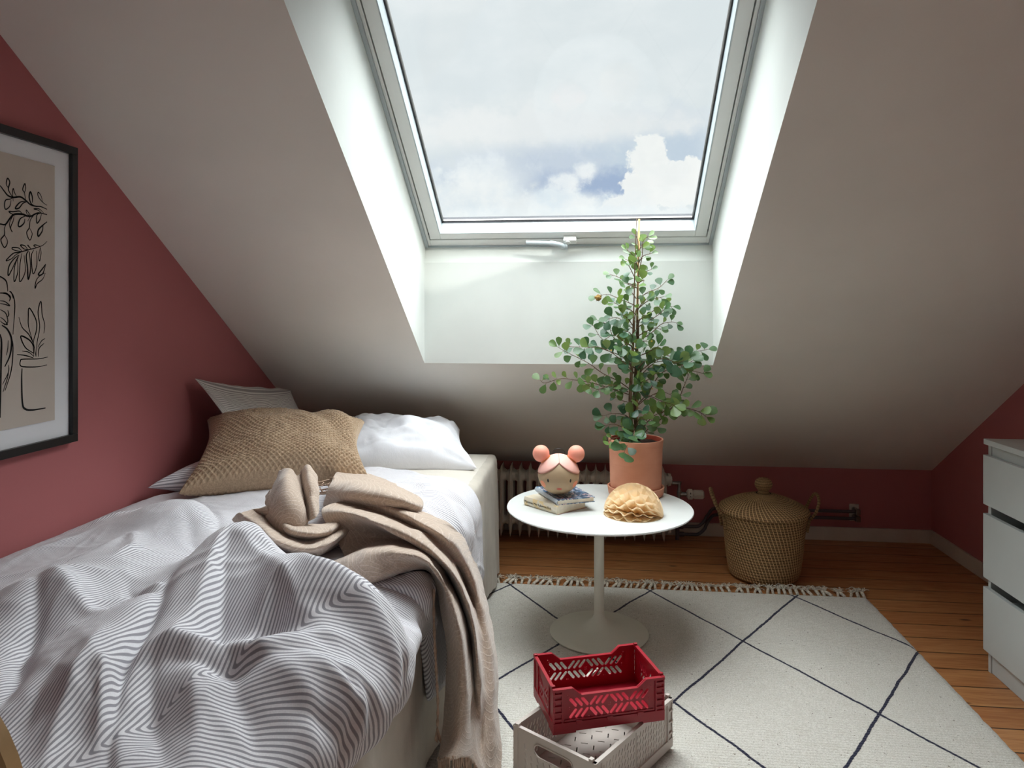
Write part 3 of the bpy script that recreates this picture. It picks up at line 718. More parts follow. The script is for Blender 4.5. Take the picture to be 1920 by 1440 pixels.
# ================================================================== BASKET
BX, BY = .784, 3.385
bk = thing('lidded_basket', 'coiled seagrass basket with domed lid, knob and two loop handles by the knee wall', 'basket', (BX, BY, 0))
def coilprof(pts, row=.0125, amp=.0022, n=5):
    # walk along the profile and add a bulge for each coil
    out = []; P = [Vector((a, b)) for a, b in pts]; L = [0]
    for i in range(1, len(P)): L.append(L[-1] + (P[i]-P[i-1]).length)
    tot = L[-1]; N = int(tot / row * n)
    for k in range(N + 1):
        s = tot * k / N; i = max(j for j in range(len(L)) if L[j] <= s + 1e-9); i = min(i, len(P) - 2)
        f = (s - L[i]) / (L[i+1] - L[i]); p = P[i].lerp(P[i+1], f); t = (P[i+1]-P[i]).normalized(); nrm = Vector((t.y, -t.x))
        q = p + nrm * amp * abs(sin(pi * s / row)) ** .6
        out.append((max(q.x, 0), q.y))
    return out
bp = [(.012,.004),(.135,.004),(.150,.012),(.157,.04),(.163,.10),(.170,.17),(.179,.24),(.187,.285),(.190,.296)]
def wobble(mm, amp):
    mm.v = [(x + amp*nval(x*9, y*9, z*7), y + amp*nval(x*9+5, y*9, z*7), z) for x, y, z in mm.v]; return mm
m = MB(); m.lathe(coilprof(bp), 96, (BX,BY,0)); wobble(m, .004).build('body', MT['basket'], bk, smooth=True)
lp = [(.194,.297),(.198,.304),(.192,.314),(.165,.330),(.12,.350),(.07,.366),(.034,.376)]
m = MB(); m.lathe(coilprof(lp), 96, (BX,BY,0)); wobble(m, .003); lid = m.build('lid', MT['basket'], bk, smooth=True)
kp = [(.034,.372),(.024,.380),(.022,.390),(.028,.397),(.036,.408),(.038,.420),(.034,.433),(.024,.442),(.010,.447),(.001,.448)]
m = MB(); m.lathe(coilprof(kp, .009, .0014), 48, (BX,BY,0)); kn = m.build('knob', MT['basket'], lid, smooth=True)
for sx in (-1, 1):
    hp = [(sx*.178,.05,.21),(sx*.19,.045,.27),(sx*.215,.035,.34),(sx*.232,.012,.385),(sx*.240,-.015,.392),(sx*.236,-.05,.365),(sx*.212,-.06,.31),(sx*.186,-.055,.27),(sx*.178,-.05,.22)]
    if sx == 1: hp = [(a-.008 if c>.33 else a, b, c-.012 if c>.33 else c) for a,b,c in hp]
    m = MB(); P = catmull([(BX+a, BY+b, c) for a, b, c in hp], 8); m.tube(P, [.0066+.001*sin(i*1.9) for i in range(len(P))], 10)
    m.build('handle', MT['basket'], bk, smooth=True)

# ================================================================== RUG
rug = thing('rug', 'cream wool rug with thin navy diamond lines on the pine floor', 'rug', (.28, 2.0, 0))
RX0, RX1, RY0, RY1 = -.62, 1.152, .75, 3.155
m = MB(); nx, ny = 150, 200
def rp(i, j):
    x = RX0 + (RX1-RX0)*i/(nx-1); y = RY0 + (RY1-RY0)*j/(ny-1)
    ex = min(1, min(i, nx-1-i)/2); ey = min(1, min(j, ny-1-j)/2)
    z = .0115 * min(ex, ey)**.5 + .0012*fbm(x*4, y*4, 0, 3)*min(ex, ey) + .001
    if i in (0, nx-1): x += .004*nval(y*30, 3)
    y2 = y + .012*nval(x*2.2, 7) * (j/(ny-1)) + (x-.25)*.004
    return (x + .008*nval(y*2.0, 1)*(i/(nx-1)), y2, z)
m.grid(rp, nx, ny); m.build('woven_field', MT['rug'], rug, smooth=True)
tv = []
for v in range(5):
    rnd = random.Random(v + 20); m = MB(); lean = rnd.uniform(-.35, .35)
    kx, ky = lean*.03, .034
    m.tube(catmull([(0,-.006,.006),(lean*.012,.012,.009),(kx,ky,.009)], 4), [.0052,.0062,.006,.006,.0062,.006,.0062,.0064,.0066], 7)
    for s in range(15):
        a = pi/2 + rnd.uniform(-1.15, 1.15) - lean*.6; L = rnd.uniform(.018, .040); r0 = rnd.uniform(.001, .0016)
        hgt = rnd.uniform(.004, .018); cl = rnd.uniform(-1.2, 1.2)
        p0 = Vector((kx, ky-.004, .009)); p1 = p0 + Vector((cos(a)*L*.4, sin(a)*L*.4, hgt*.7)); a2 = a + cl*.5
        p2 = p1 + Vector((cos(a2)*L*.4, sin(a2)*L*.4, hgt*.1)); a3 = a + cl; p3 = p2 + Vector((cos(a3)*L*.3, sin(a3)*L*.3, -hgt*.4))
        if p3.z < .002: p3.z = .002
        m.tube(catmull([p0, p1, p2, p3], 3), r0, 5)
    tv.append(m)
protos = []; x = -.43; k = 0; rr = random.Random(3)
while x < 1.15:
    v = k % 5 if k < 5 else rr.randrange(5)
    if k < 5: o = tv[k].build('tassel', MT['tassel'], rug, smooth=True, local=True); protos.append(o)
    else: o = copy_of(protos[v], rug)
    y = RY1 + .012*nval(x*2.2, 7) + (x-.25)*.004
    o.location = Vector((x, y, .0)) - ORG[rug.name]; o.rotation_euler = (0, 0, rr.uniform(-.3, .3) + .25*nval(x*3, 9)); s_ = rr.uniform(.9, 1.15); o.scale = (s_, s_, s_)
    x += rr.uniform(.0225, .030); k += 1

# ================================================================== CRATES
def slot(cx, cy, ang, L, w):
    out = []; r = w / 2
    for k in range(5): t = -pi/2 + pi*k/4; out.append((L/2 - r + r*cos(t), r*sin(t)))
    for k in range(5): t = pi/2 + pi*k/4; out.append((-L/2 + r + r*cos(t), r*sin(t)))
    c, s = cos(ang), sin(ang); return [(cx + a*c - b*s, cy + a*s + b*c) for a, b in out]
def ngon(cx, cy, r, n=6, a0=0): return [(cx + r*cos(a0 + 2*pi*k/n), cy + r*sin(a0 + 2*pi*k/n)) for k in range(n)]
def place_plate(mm, vf, M):
    v, f = vf; mm.add([M @ Vector(p) for p in v], f)
def frame_mat(org, ux, uy):        # plate x -> ux, plate y -> uy
    ux = Vector(ux); uy = Vector(uy); uz = ux.cross(uy); M = Matrix((ux, uy, uz)).transposed().to_4x4(); M.translation = Vector(org); return M
# --- small burgundy crate
RL, RW, RH, RZ = .298, .194, .112, .1555
red = thing('folding_crate', 'small burgundy plastic folding crate on top of the larger grey crate', 'crate', (.016, 1.917, RZ), radians(19.2))
def top_out(L, H, dip, a=.17, b=.25): return [(L*a,H),(L*b,H-dip),(L*(1-b),H-dip),(L*(1-a),H)]
def side_outline(L, z0, H, dip): return [(0,z0),(L,z0),(L,H)] + top_out(L,H,dip)[::-1] + [(0,H)]
def redholes(L):
    hs = []; x0, x1 = L*.125, L*.875; bw = (x1-x0)/4
    for r, zc in enumerate((.0745, .0470)):
        for b in range(4):
            d = 1 if (b + r) % 2 else -1; bx = x0 + bw*(b+.5)
            for k in (-1, 0, 1): hs.append(slot(bx + k*bw*.29, zc, d*radians(50), .0285, .0078))
            hs.append(ngon(bx + d*bw*.46, zc-.011, .0014)); hs.append(ngon(bx - d*bw*.46, zc+.011, .0014))
    for sx in (.115, .885): hs.append(ngon(L*sx, .094, .0016)); hs.append(ngon(L*sx + (.004 if sx < .5 else -.004), .088, .0016))
    return hs
for side in (-1, 1):
    m = MB(); y = side*(RW/2 - .005)
    place_plate(m, panel_2d(side_outline(RL-.012, .026, RH-.002, .019), redholes(RL-.012), .003), frame_mat((-RL/2+.006, y, 0), (1,0,0), (0,0,1)))
    # flange that follows the dipped rim
    P = [(0,RH)] + top_out(RL,RH,.019) + [(RL,RH)]
    for (a, za), (b, zb) in zip(P, P[1:]):
        xa, xb = a - RL/2, b - RL/2; ya, yb = side*(RW/2-.009), side*(RW/2+.001)
        m.hexa([(xa,ya,za-.006),(xb,ya,zb-.006),(xb,yb,zb-.006),(xa,yb,za-.006),(xa,ya,za),(xb,ya,zb),(xb,yb,zb),(xa,yb,za)])
    for sx in (-1, 1):         # uprights with hinge ribs
        xx = sx*(RL/2-.026); m.box((min(xx,xx+sx*.004),min(y,y+side*.005),.026),(max(xx,xx+sx*.004),max(y,y+side*.005),RH-.006))
        for z in (.036,.052,.068,.084,.098): m.box((min(sx*(RL/2-.022),sx*(RL/2-.001)),min(y,y+side*.005),z-.0022),(max(sx*(RL/2-.022),sx*(RL/2-.001)),max(y,y+side*.005),z+.0022))
    m.box((-RL/2+.03,min(y,y+side*.004),.030),(RL/2-.03,max(y,y+side*.004),.034))
    m.build('long_side', MT['red'], red, local=True, bevel=.0007)
for side in (-1, 1):
    m = MB(); x = side*(RL/2 - .004); L = RW-.02
    hs = []
    for r, zc in enumerate((.0735, .0475)):
        for b in range(2):
            d = 1 if (b + r) % 2 else -1; bx = L*(.33+.34*b)
            for k in (-1, 0, 1): hs.append(slot(bx + k*.0145, zc, d*radians(50), .0245, .0068))
    place_plate(m, panel_2d([(0,.026),(L,.026),(L,RH-.001),(0,RH-.001)], hs, .003), frame_mat((x, -L/2, 0), (0,1,0), (0,0,1)))
    m.box((min(x-side*.004,x+side*.005),-RW/2+.001,RH-.006),(max(x-side*.004,x+side*.005),RW/2-.001,RH+.001))
    for s2 in (-1, 1):
        m.box((min(x,x+side*.004),s2*(RW/2-.006)-.005,.026),(max(x,x+side*.004),s2*(RW/2-.006)+.005,RH-.006)); m.box((x-.005,s2*(RW/2-.012)-.004,RH-.002),(x+.004,s2*(RW/2-.012)+.004,RH+.006))
        m.box((min(x,x+side*.004),s2*.052-.002,.026),(max(x,x+side*.004),s2*.052+.002,RH-.006))
    m.build('short_side', MT['red'], red, local=True, bevel=.0007)
m = MB(); a, b = RL/2, RW/2
m.box((-a,-b,.005),(a,-b+.004,.028)); m.box((-a,b-.004,.005),(a,b,.028)); m.box((-a,-b+.004,.005),(-a+.004,b-.004,.028)); m.box((a-.004,-b+.004,.005),(a,b-.004,.028))
m.box((-a+.002,-b+.002,.004),(a-.002,b-.002,.008))
for sx in (-1, 1):
    for sy in (-1, 1): m.box((sx*a*.80-.03*1,sy*b*.78-.02,0),(sx*a*.80+.03,sy*b*.78+.02,.006))
for xx in (-a*.55, 0, a*.55):
    m.box((xx-.008,-b-.0015,.022),(xx+.008,-b+.001,.031)); m.box((xx-.008,b-.001,.022),(xx+.008,b+.0015,.031))
m.build('base_tray', MT['red'], red, local=True, bevel=.0007)
# --- larger grey crate
GL, GW, GH = .378, .252, .136
gry = thing('folding_crate', 'larger warm grey plastic folding crate standing askew on the rug under burgundy crate', 'crate', (.0125, 1.907, .0165), radians(56.0))
for side in (-1, 1):
    m = MB(); y = side*(GW/2 - .005); L = GL - .012; hs = []
    for half in (0, 1):
        for r in range(5):
            for c in range(11):
                hs.append(slot(L*(.085 + .43*half) + c*(L*.40/10.5), .036 + r*.0178 + .003*(c % 2), radians(66 if half else 66), .0155, .0034))
    place_plate(m, panel_2d([(0,.026),(L,.026),(L,GH-.002),(0,GH-.002)], hs, .003), frame_mat((-L/2, y, 0), (1,0,0), (0,0,1)))
    m.box((-GL/2, min(side*(GW/2-.010),side*(GW/2+.001)), GH-.007),(GL/2, max(side*(GW/2-.010),side*(GW/2+.001)), GH))
    m.box((-.0015,min(y,y+side*.003),.026),(.0015,max(y,y+side*.003),GH-.007))
    for sx in (-1, 1):
        xx = sx*(GL/2-.03); m.box((min(xx,xx+sx*.004),min(y,y+side*.006),.026),(max(xx,xx+sx*.004),max(y,y+side*.006),GH-.006))
        for z in (.045,.075,.105): m.box((min(sx*(GL/2-.028),sx*(GL/2-.001)),min(y,y+side*.006),z-.0025),(max(sx*(GL/2-.028),sx*(GL/2-.001)),max(y,y+side*.006),z+.0025))
    m.build('long_side', MT['beige_pl'], gry, local=True, bevel=.0008)
for side in (-1, 1):
    m = MB(); x = side*(GL/2 - .004); L = GW - .02; hs = []
    handle = []
    for k in range(9): t = -pi/2 + pi*k/8; handle.append((L/2+.042+.017*cos(t), .098+.017*sin(t)*.95))
    for k in range(9): t = pi/2 + pi*k/8; handle.append((L/2-.042+.017*cos(t), .098+.017*sin(t)*.95))
    hs.append(handle)
    for r in range(3):
        for c in range(10): hs.append(slot(L*.13 + c*L*.74/9, .036 + r*.0165 + .003*(c%2), radians(66), .0145, .0034))
    for cc in (L*.12, L*.88):
        hs.append(slot(cc, .092, radians(66), .016, .0034))
    place_plate(m, panel_2d([(0,.026),(L,.026),(L,GH-.001),(0,GH-.001)], hs, .003), frame_mat((x, -L/2, 0), (0,1,0), (0,0,1)))
    # raised lip round the hand hole
    H3 = [Vector((x+side*.002, a-L/2, b)) for a, b in handle]; m.tube(H3 + [H3[0]], .0022, 6)
    m.box((min(x-side*.005,x+side*.005),-GW/2+.001,GH-.007),(max(x-side*.005,x+side*.005),GW/2-.001,GH))
    for s2 in (-1, 1):
        m.box((min(x,x+side*.004),s2*(GW/2-.008)-.007,.026),(max(x,x+side*.004),s2*(GW/2-.008)+.007,GH-.006)); m.box((x-.006,s2*(GW/2-.014)-.005,GH-.002),(x+.005,s2*(GW/2-.014)+.005,GH+.007))
    m.build('short_side', MT['beige_pl'], gry, local=True, bevel=.0008)
m = MB(); a, b = GL/2, GW/2
m.box((-a,-b,.005),(a,-b+.004,.030)); m.box((-a,b-.004,.005),(a,b,.030)); m.box((-a,-b+.004,.005),(-a+.004,b-.004,.030)); m.box((a-.004,-b+.004,.005),(a,b-.004,.030))
hs = []
for r in range(7):
    for c in range(9): hs.append(slot(-a + .045 + c*(GL-.09)/8, -b + .035 + r*(GW-.07)/6, radians(30 if (c+r)%2 else -60), .020, .0032))
v, f = panel_2d([(-a+.004,-b+.004),(a-.004,-b+.004),(a-.004,b-.004),(-a+.004,b-.004)], hs, .003); m.add([(p[0],p[1],p[2]+.008) for p in v], f)
for sx in (-1, 1):
    for sy in (-1, 1): m.box((sx*a*.85-.02,sy*b*.8-.018,0),(sx*a*.85+.02,sy*b*.8+.018,.0065))
m.build('base_tray', MT['beige_pl'], gry, local=True, bevel=.0008)

# ================================================================== BOOKS
def book(name, label, c, z0, ang, L, Wd, T, spine_mat, cover_mat, page_mat, grp=None):
    # local: spine along x at y = +-; x length L (height of book), y width
    t = thing(name, label, 'book', (c[0], c[1], z0), ang, grp)
    m = MB(); m.box((-L/2,-Wd/2+.004,T-.0025),(L/2,Wd/2,T)); m.box((-L/2,-Wd/2+.004,0),(L/2,Wd/2,.0025)); m.build('cover', cover_mat, t, local=True, bevel=.0006)
    m = MB(); n = 8; P = [( -Wd/2+.004 - .005*sin(pi*k/n), T*k/n) for k in range(n+1)]; Q = [(-Wd/2+.0065 - .005*sin(pi*k/n), .001+(T-.002)*k/n) for k in range(n+1)]
    vv = []; 
    for x in (-L/2, L/2):
        vv += [(x, a, b) for a, b in P] + [(x, a, b) for a, b in Q]
    k = n+1; fs = [(i, i+1, 2*k+i+1, 2*k+i) for i in range(n)] + [(k+i, 2*k+k+i, 2*k+k+i+1, k+i+1) for i in range(n)] + [(i, k+i, k+i+1, i+1) for i in range(n)] + [(2*k+i, 2*k+i+1, 3*k+i+1, 3*k+i) for i in range(n)]
    m.add(vv, fs); m.build('spine', spine_mat, t, local=True, smooth=True, sharp=40)
    m = MB(); m.box((-L/2+.003,-Wd/2+.005,.0026),(L/2-.003,Wd/2-.004,T-.0026)); m.build('pages', page_mat, t, local=True)
    return t
def mk_cover(name, cols, scale, seed, warp=2.):
    k = NT(name); col = cr(cols[0])
    for i, c in enumerate(cols[1:]):
        n = k.noise(k.map('Object', (1, 2.2, 1), loc=(seed + i*3.1, i*1.7, 0)), scale, 2, .4, warp)
        col = k.mix(k.ramp(n, .52, .54), col, cr(c))
    return k.base(col, .3, .5)
MT['cover_a'] = mk_cover('cream jacket', [(226,214,190),(232,222,204)], 12, 2)
MT['cover_b'] = mk_cover('blue and white illustrated cover', [(72,116,156),(206,206,204),(228,190,186),(150,168,188),(60,84,112)], 14, 5, 3.)
MT['spine_a'] = mk_cover('cream jacket spine', [(214,204,184),(222,198,150)], 9, 1)
MT['spine_b'] = simple('pale grey blue spine', (170,178,186), .35, .5)
MT['board_red'] = simple('dark red book board', (130, 30, 44), .5, .4)
def bcorner(c, ang, u, v): return Vector((c[0]+u*cos(ang)-v*sin(ang), c[1]+u*sin(ang)+v*cos(ang)))
# spine runs from the back left corner towards the viewer
angA = atan2(2.548-2.667, -.119+.247)
LA, WA, TA = .178, .150, .031
cA = bcorner((-.119,2.548), angA, -LA/2, WA/2)
bA = book('book', 'thick cream jacketed book lying underneath the blue illustrated book', (cA.x, cA.y), TH+.0005, angA, LA, WA, TA, MT['spine_a'], MT['cover_a'], MT['page'])
MB().box((-LA/2,-WA/2+.004,-.0003),(LA/2+.0005,WA/2+.003,.0012)).build('board', MT['board_red'], bA, local=True)
angB = atan2(2.553-2.762, -.124+.219) + .02
LB, WB, TB = .215, .150, .018
cB = bcorner((-.121,2.556), angB, -LB/2, WB/2)
bB = book('book', 'thin blue and pink illustrated book lying directly under the pink haired head lamp', (cB.x, cB.y), TH+.032, angB, LB, WB, TB, MT['spine_b'], MT['cover_b'], MT['page'])
def text_part(txt, size, mat, parent, loc, rot, name='lettering'):
    cu = bpy.data.curves.new('txt', 'FONT'); cu.body = txt; cu.size = size; cu.extrude = .0002; cu.align_x = 'CENTER'; cu.align_y = 'CENTER'
    ob = bpy.data.objects.new('txt', cu); me = ob.to_mesh(); v = [tuple(q.co) for q in me.vertices]; f = [tuple(p.vertices) for p in me.polygons]
    ob.to_mesh_clear(); bpy.data.objects.remove(ob); bpy.data.curves.remove(cu)
    mm = MB(); mm.add(v, f); o = mm.build(name, mat, parent, local=True); o.location = loc; o.rotation_euler = rot; return o
text_part('Mamman Max Lakeross Bok', .0125, MT['ink'], bA, (-.012,-WA/2-.0012,TA*.5), (pi/2,0,0))
m = MB(); rb = random.Random(5)
for k in range(26):
    xx = LB/2 - .012 - rb.random()*.012; yy = -WB/2 + .012 + k*.0026; m.box((xx-.0035,yy-.0008,TB),(xx+.0035,yy+.0008,TB+.0003))
m.build('title_print', simple('plum print', (120, 60, 84), .5), bB, local=True)

# ================================================================== HEAD LAMP
HX, HY, HZ = -.118, 2.640, TH+.0505
lamp = thing('head_shaped_lamp', 'head shaped night lamp with pink hair and two coral buns on the books', 'lamp', (HX, HY, HZ))
R = .0735; cz = R*.985
def headp(th, ph, inflate=0):   # ph from -pi/2..pi/2
    r = R + inflate; z = sin(ph); fl = 1.0 + .03*cos(ph*2)
    return Vector((r*cos(ph)*cos(th)*fl, r*cos(ph)*sin(th)*fl, r*z*(1.02 if z > 0 else .96)))
FACE = atan2(-HY, -HX) + radians(2)       # looks at the viewer
def hairline(th):
    d = (th - FACE + pi) % (2*pi) - pi; a = abs(d)
    top, side = .78, .12
    if a < 1.35: return top - (top-side)*(1-(1-a/1.35)**2.1)
    return side - (a-1.35)*.12
nt_, np_ = 96, 48
m = MB(); vv = []
for j in range(np_+1):
    ph = -pi/2 + pi*j/np_
    for i in range(nt_): p = headp(2*pi*i/nt_, ph); vv.append(p + Vector((HX,HY,HZ+cz)))
vv = [Vector((p.x,p.y,max(p.z,HZ+.0005))) for p in vv]
m.add(vv, [(j*nt_+i, j*nt_+(i+1)%nt_, (j+1)*nt_+(i+1)%nt_, (j+1)*nt_+i) for j in range(np_) for i in range(nt_)])
m.build('face', MT['face'], lamp, smooth=True, weld=True)
m = MB(); vv = []; n2 = 24
for j in range(n2+1):
    for i in range(nt_):
        th = 2*pi*i/nt_; h0 = hairline(th); ph = h0 + (pi/2-h0)*j/n2
        vv.append(headp(th, ph, .0022 if j else -.001) + Vector((HX,HY,HZ+cz)))
m.add(vv, [(j*nt_+i, j*nt_+(i+1)%nt_, (j+1)*nt_+(i+1)%nt_, (j+1)*nt_+i) for j in range(n2) for i in range(nt_)])
hair = m.build('hair', MT['hair'], lamp, smooth=True, weld=True)
m = MB(); P = [headp(FACE-1.9+3.8*k/80, hairline(FACE-1.9+3.8*k/80)-.004, .0016) + Vector((HX,HY,HZ+cz)) for k in range(81)]; m.tube(P, .0009, 6)
P = [headp(FACE, .78+(.95-.0)*k/12, .0022) + Vector((HX,HY,HZ+cz)) for k in range(13)]; m.tube(P, .0005, 6)
m.build('parting_seam', MT['seam'], hair, smooth=True)
fd = Vector((cos(FACE), sin(FACE), 0)); rt = Vector((-fd.y, fd.x, 0))   # rt: viewer's left to right is -rt
def patch(name, dth, ph, rx, ry, mat, infl=.0006):
    mm = MB(); vs_ = []; 
    for rr_ in (0, .5, 1.0):
        for k in range(20):
            t = 2*pi*k/20; vs_.append(headp(FACE+dth+rx*rr_*cos(t), ph+ry*rr_*sin(t), infl) + Vector((HX,HY,HZ+cz)))
    mm.add(vs_, [(j*20+i, j*20+(i+1)%20, (j+1)*20+(i+1)%20, (j+1)*20+i) for j in range(2) for i in range(20)]); return mm.build(name, mat, lamp, smooth=True, weld=True)
patch('eye', -.56, -.10, .048, .090, MT['black']); patch('eye', .56, -.10, .048, .090, MT['black'])
patch('cheek', -.98, -.36, .21, .19, MT['cheek']); patch('cheek', .98, -.36, .21, .19, MT['cheek'])
patch('mouth', 0, -.55, .15, .062, MT['lips'])
for s in (-1, 1):
    d = (rt*s*.64 + Vector((0,0,.77))).normalized(); c0 = Vector((HX,HY,HZ+cz))
    mm = MB(); q = d.to_track_quat('Z','Y').to_matrix(); mm.lathe([(0,-.004),(.020,-.004),(.0225,0),(.020,.005),(0,.005)], 32, c0 + d*(R+.002), rot=q); mm.build('hair_band', MT['band'], hair, smooth=True)
    mm = MB(); mm.lathe([(.031*sin(pi*k/18), -.031*cos(pi*k/18)) for k in range(19)], 36, c0 + d*(R+.0275), rot=q); mm.build('hair_bun', MT['bun'], hair, smooth=True)
m = MB(); c0 = Vector((HX,HY,HZ+cz)) - fd*.02; m.tube([c0 + rt*(.024*cos(t)) + Vector((0,0,R*.96 + .022*sin(t))) for t in [pi*k/14 for k in range(15)]], .0014, 6)
m.build('hanging_loop', MT['black'], lamp, smooth=True)

# ================================================================== HONEYCOMB PAPER BALL
PXc, PYc = .150, 2.590
pap = thing('paper_ornament', 'half open cream honeycomb paper ball lying on the white tabletop', 'paper ornament', (PXc, PYc, TH+.001))
PR = .106; axis_ang = radians(-22)          # spine direction on the table
ax = Vector((cos(axis_ang), sin(axis_ang), 0)); side = Vector((-ax.y, ax.x, 0)) * -1      # side points to the viewer
nsheet = 15
for k in range(nsheet):
    mm = MB(); nl, nr = 25, 7; base = pi*(.012 + .976*k/(nsheet-1))
    half = pi/(nsheet-1)*.5*.976
    # the sheets fan out evenly; neighbours meet along glue lines, giving lozenge cells
    def pp(i, j):
        lat = -pi/2 + pi*i/(nl-1); rr_ = .06 + .94*j/(nr-1)
        tri = abs(((lat/pi*7 + (.5 if k % 2 else 0) + 8) % 1)*2-1)*2-1        # -1..1 zigzag
        ang = base + half*.92*tri*(1 if True else -1)*cos(lat)**.3 if abs(lat) < 1.55 else base
        ang = min(pi*.996, max(pi*.004, ang))
        r = PR*cos(lat)*rr_; z = abs(sin(ang))*r
        return Vector((PXc,PYc,TH+.0012)) + ax*(PR*sin(lat)*(.35+.65*rr_)) + side*(cos(ang)*r) + Vector((0,0,z*1.02))
    mm.grid(pp, nl, nr); mm.build('paper_sheet', MT['paper'], pap)
mm = MB()
for sgn, nm in ((1,'a'),):
    mm.add([Vector((PXc,PYc,TH+.0008)) + ax*(PR*cos(t)) + side*(PR*sin(t)) for t in [2*pi*i/48 for i in range(48)]], [tuple(range(48))])
mm.build('card_base', MT['paper'], pap)

# ================================================================== POTTED FIG
PXp, PYp = .176, 2.872
pot = thing('potted_plant', 'tall staked ficus with small rounded leaves in a terracotta pot', 'plant', (PXp, PYp, TH+.001))
z0 = TH+.001
MB().lathe([(0,z0),(.100,z0),(.107,z0+.006),(.111,z0+.034),(.108,z0+.036),(.104,z0+.034),(.101,z0+.010),(0,z0+.009)], 64, (PXp,PYp,0)).build('saucer', MT['terra'], pot, smooth=True, sharp=35)
zt = .706
MB().lathe([(0,z0+.010),(.0985,z0+.010),(.0995,z0+.014),(.104,zt-.04),(.1075,zt-.003),(.1065,zt),(.101,zt)], 72, (PXp,PYp,0), cap=False).build('pot', MT['terra'], pot, smooth=True, sharp=40)
MB().lathe([(.1012,zt-.0003),(.0995,zt-.004),(.097,zt-.022),(.096,zt-.04),(0,zt-.04)], 72, (PXp,PYp,0), cap=False).build('pot_rim', MT['terra_in'], pot, smooth=True, sharp=60)
m = MB(); m.grid(lambda i, j: (PXp + .095*(j/11)*cos(2*pi*i/40), PYp + .095*(j/11)*sin(2*pi*i/40), zt-.016 + .006*fbm(cos(2*pi*i/40)*j*.5, sin(2*pi*i/40)*j*.5, 4)), 41, 12); m.build('soil', MT['soil'], pot, smooth=True, weld=True)
m = MB(); m.tube([(PXp+.004,PYp,zt-.03),(PXp+.006,PYp,1.2),(PXp+.013,PYp-.005,1.572)], [.005,.0045,.004], 8); m.build('stake', MT['stake'], pot, smooth=True)
YS = PYp - .012
def sp3(px, py, dy=0): return at_y(px, py, YS + dy)
leafm = MB(); stemm = MB(); tints = []; rl = random.Random(11)
def leaf(p, d, nrm, L, tint, wid=.8):
    d = d.normalized(); s = d.cross(nrm).normalized(); n = s.cross(d).normalized()
    prof = [(0,.02),(.10,.10),(.28,.30),(.5,.44),(.68,.5),(.82,.45),(.93,.28),(1.0,.03)]
    vs_, fs = [], []; cup = rl.uniform(-.10, .16); bend = rl.uniform(-.25, .25)
    for t, h in prof:
        c = p + d*(t*L) + n*(bend*L*t*t*.5)
        for q in (-1, -.5, 0, .5, 1): vs_.append(c + s*(q*h*L*wid) + n*(abs(q)**1.5*cup*L*h*1.6))
    for j in range(len(prof)-1):
        for k in range(4): fs.append((j*5+k, j*5+k+1, (j+1)*5+k+1, (j+1)*5+k))
    leafm.add(vs_, fs); tints.extend([tint]*len(vs_))
def branch(pts, lush=.13, size=.036, r=.0018, tip=True, dens=1.0, dy=0., skip=0.0):
    n = len(pts); P = [sp3(a, b, dy*(k/(n-1))) for k, (a, b) in enumerate(pts)]; C = catmull(P, 8); m_ = len(C)
    stemm.tube(C, [r*(1.25-.75*k/(m_-1)) for k in range(m_)], 6)
    tot = sum((C[i+1]-C[i]).length for i in range(m_-1)); stp = .021/dens; s = tot*skip + stp; acc = 0; side_ = 1
    for i in range(m_-1):
        seg = (C[i+1]-C[i]).length
        while acc + seg >= s:
            f = (s-acc)/seg; p = C[i].lerp(C[i+1], f); t = (C[i+1]-C[i]).normalized(); side_ = -side_
            up = Vector((rl.uniform(-.4,.4), rl.uniform(-1,.6), rl.uniform(.2,1))).normalized()
            sd = t.cross(Vector((0,-1,.25))).normalized()*side_
            d = (t*rl.uniform(.15,.9) + sd*rl.uniform(.5,1.1) + Vector((0,rl.uniform(-.7,.4),rl.uniform(-.3,.3)))).normalized()
            q = p + d*.007; stemm.tube([p, q], .0008, 4, caps=False)
            nrm = (Vector((0,-.75,.65)) + Vector((rl.uniform(-.5,.5), rl.uniform(-.4,.4), rl.uniform(-.4,.4)))).normalized()
            leaf(q, d, nrm, size*rl.uniform(.75,1.2), min(1,max(0,lush+rl.uniform(-.12,.16))), rl.uniform(.72,.95)); s += stp*rl.uniform(.7,1.3)
        acc += seg
    if tip: leaf(C[-1], (C[-1]-C[-3]), Vector((rl.uniform(-.3,.3),-.7,.7)), size*rl.uniform(.8,1.1), min(1,lush+.1), .85)
